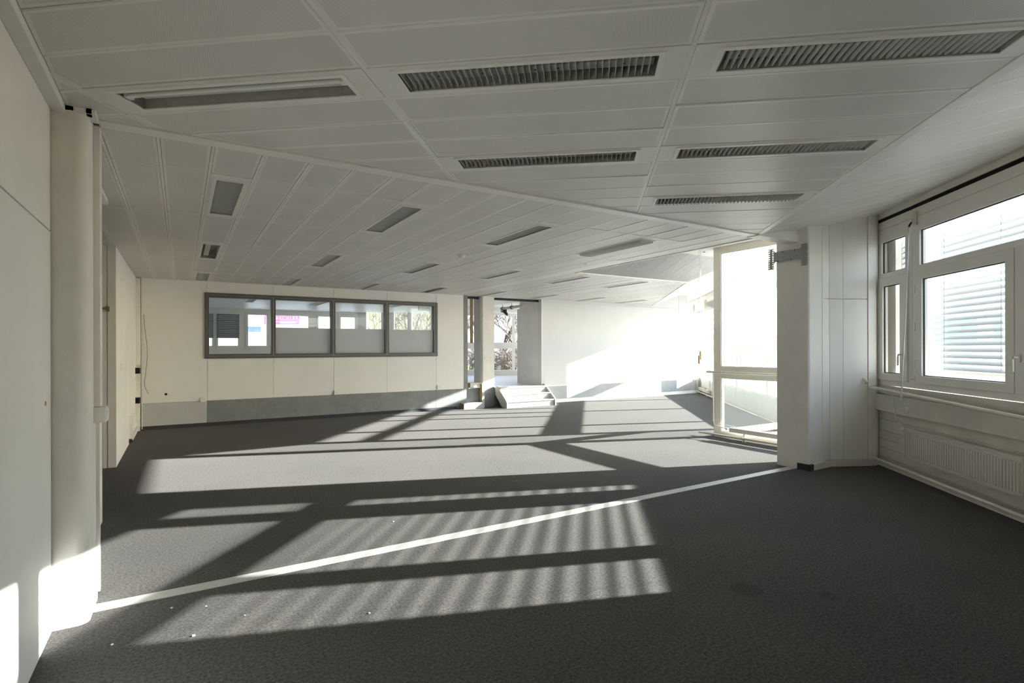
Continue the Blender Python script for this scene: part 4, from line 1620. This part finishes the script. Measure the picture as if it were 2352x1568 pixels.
# sign board, facing the office
a = px(607, 45.4, 3.0)
sb_ = empty('shop_sign', tuple(a))
tag(sb_, 'magenta sign board with white lettering on the white commercial building', 'sign')
e = (px(688, 45.4, 0) - px(607, 45.4, 0))
wid = e.length
e.normalize()
sfr = Frame((a.x, a.y, 0), e, Vector((-e.y, e.x, 0)))
part(MB().box(0, wid, 0, .45, 3.55, 4.30, sfr), 'board', 'sign', sb_)
tcu = bpy.data.curves.new('lettering', 'FONT')
tcu.body = 'AECHLER'
tcu.size = .40
tcu.extrude = .01
tcu.space_character = 1.45
tob = bpy.data.objects.new('lettering', tcu)
COL.objects.link(tob)
bpy.context.view_layer.update()
dg = bpy.context.evaluated_depsgraph_get()
tme = bpy.data.meshes.new_from_object(tob.evaluated_get(dg))
bpy.data.objects.remove(tob)
tme.materials.clear()
tme.materials.append(M['signtxt'])
to = bpy.data.objects.new('lettering', tme)
COL.objects.link(to)
to.parent = sb_
rot = Matrix((e, UP, Vector((e.y, -e.x, 0)))).transposed()
wtx = max(v.co.x for v in tme.vertices)
sc_ = (wid * .64) / wtx
pos = Vector((a.x, a.y, 0)) + e * (wid * .325) + Vector((e.y, -e.x, 0)) * .012 + UP * 3.93
to.matrix_local = Matrix.Translation(pos - a) @ rot.to_4x4() @ Matrix.Diagonal((sc_, sc_, 1, 1))
part(MB().box(wid * .33, wid * .95, -.01, 0, 3.72, 3.76, sfr), 'white_rule', 'signtxt', sb_)
part(MB().box(wid * .45, wid * .90, -.01, 0, 3.64, 3.67, sfr), 'white_rule', 'signtxt', sb_)

hall, hf, hl_ = building('warehouse', 'pale yellow corrugated hall behind the bare trees', 800, 1040, 52, 4.9, 'corr')
mb = MB()
k = int(hl_ / .30)
for i in range(k):
    x = (i + .5) * hl_ / k
    mb.box(x - .07, x + .07, -.06, 0, -.2, 4.88, hf)
o = part(mb, 'cladding_ribs', 'corr', hall)
o['kind'] = 'stuff'

off, of_, ol_ = building('office_building', 'pale office building with blue windows across the yard', 2030, 2500, 27, 4.2, 'render',
                         [(2.0 + 3.4 * i, 4.6 + 3.4 * i, 1.6, 3.0) for i in range(6)])


def bare_tree(name, label, base, height, rnd, cat='tree', group=None, depth=6, spread=.55, trunk_r=.09, stems=1):
    rg = random.Random(rnd)
    root = empty(name, tuple(base))
    tag(root, label, cat, group)
    tk_, tw = MB(), MB()

    def grow(p, d, ln, r, lv):
        mid = p + d * (ln * .5) + Vector((rg.uniform(-1, 1), rg.uniform(-1, 1), rg.uniform(-.3, .3))) * ln * .06
        end = p + d * ln
        (tk_ if lv < 2 else tw).tube([p, mid, end], r, 5 if lv < 2 else 3, 0, [r, r * .85, r * .65])
        if lv >= depth:
            return
        for k_ in range(rg.choice((2, 3, 3)) if lv else rg.choice((4, 5))):
            nd = (d + Vector((rg.gauss(0, spread), rg.gauss(0, spread), rg.uniform(-.05, .45)))).normalized()
            st_ = p.lerp(end, rg.uniform(.45, 1.0) if lv else rg.uniform(.35, 1))
            grow(st_, nd, ln * rg.uniform(.55, .8), max(r * .62, .011), lv + 1)
    for s_ in range(stems):
        b0 = Vector(base) + Vector((rg.uniform(-.5, .5), rg.uniform(-.5, .5), 0)) * (0 if stems == 1 else 1)
        grow(b0, Vector((rg.gauss(0, .08 if stems == 1 else .3), rg.gauss(0, .08 if stems == 1 else .3), 1)).normalized(), height * .36, trunk_r, 0)
    part(tk_, 'trunk', 'bark', root)
    part(tw, 'branches', 'twig', root)
    return root


for i, (u, d_, h_) in enumerate(((868, 36, 5.5), (935, 33, 7.0), (975, 38, 7.5), (1060, 36, 7.5), (1100, 30, 6.5), (1150, 33, 7.5), (1175, 29, 6.0))):
    bare_tree('bare_tree', 'bare winter tree with fine twigs beyond the back-room windows', px(u, d_, -.22), h_, 100 + i, group='bare trees beyond the back room')
for i, (u, d_) in enumerate(((1085, 26), (1125, 26.5), (1148, 25.5), (1168, 26), (1195, 27))):
    bare_tree('twiggy_shrub', 'twiggy leafless shrub beyond the low panes behind the opening', px(u, d_, -.22), 2.5, 300 + i, 'shrub', 'shrubs beyond the back room', 4, .8, .03, 5)
for i, (u, d_) in enumerate(((1590, 33), (1625, 31), (1700, 40))):
    bare_tree('bare_tree', 'bare winter tree beyond the tall windows of the facade', px(u, d_, -.22), 7.0, 400 + i, group='bare trees beyond the facade', depth=5)

# grass bank outside
gb = MB()
c0, c1_ = px(1000, 24, 0), px(1300, 24, 0)
c2, c3 = px(1400, 60, 0), px(760, 60, 0)
gb.prism([(p_.x, p_.y) for p_ in (c0, c1_, c2, c3)], -.22, -.18)
struct(gb.build('lawn', 'grass'))

# crumbs on the carpet
rg = random.Random(5)
for (x, y) in ((-.05, 3.72), (.12, 3.64), (.30, 3.40), (.05, 3.30), (1.55, 4.55), (.9, 3.05), (4.40, 1.15), (3.2, 5.2), (-.30, 3.42)):
    sz = rg.uniform(.004, .008)
    mb = MB().prism([(x + sz * math.cos(a) * rg.uniform(.6, 1.2), y + sz * math.sin(a) * rg.uniform(.6, 1.2)) for a in [2 * PI * k / 6 for k in range(6)]], 0, sz * .8)
    o = mb.build('paper_crumb', 'plastic', None, loc=(x, y, 0))
    tag(o, 'tiny white crumb lying on the dark carpet', 'crumb', 'crumbs on the carpet')
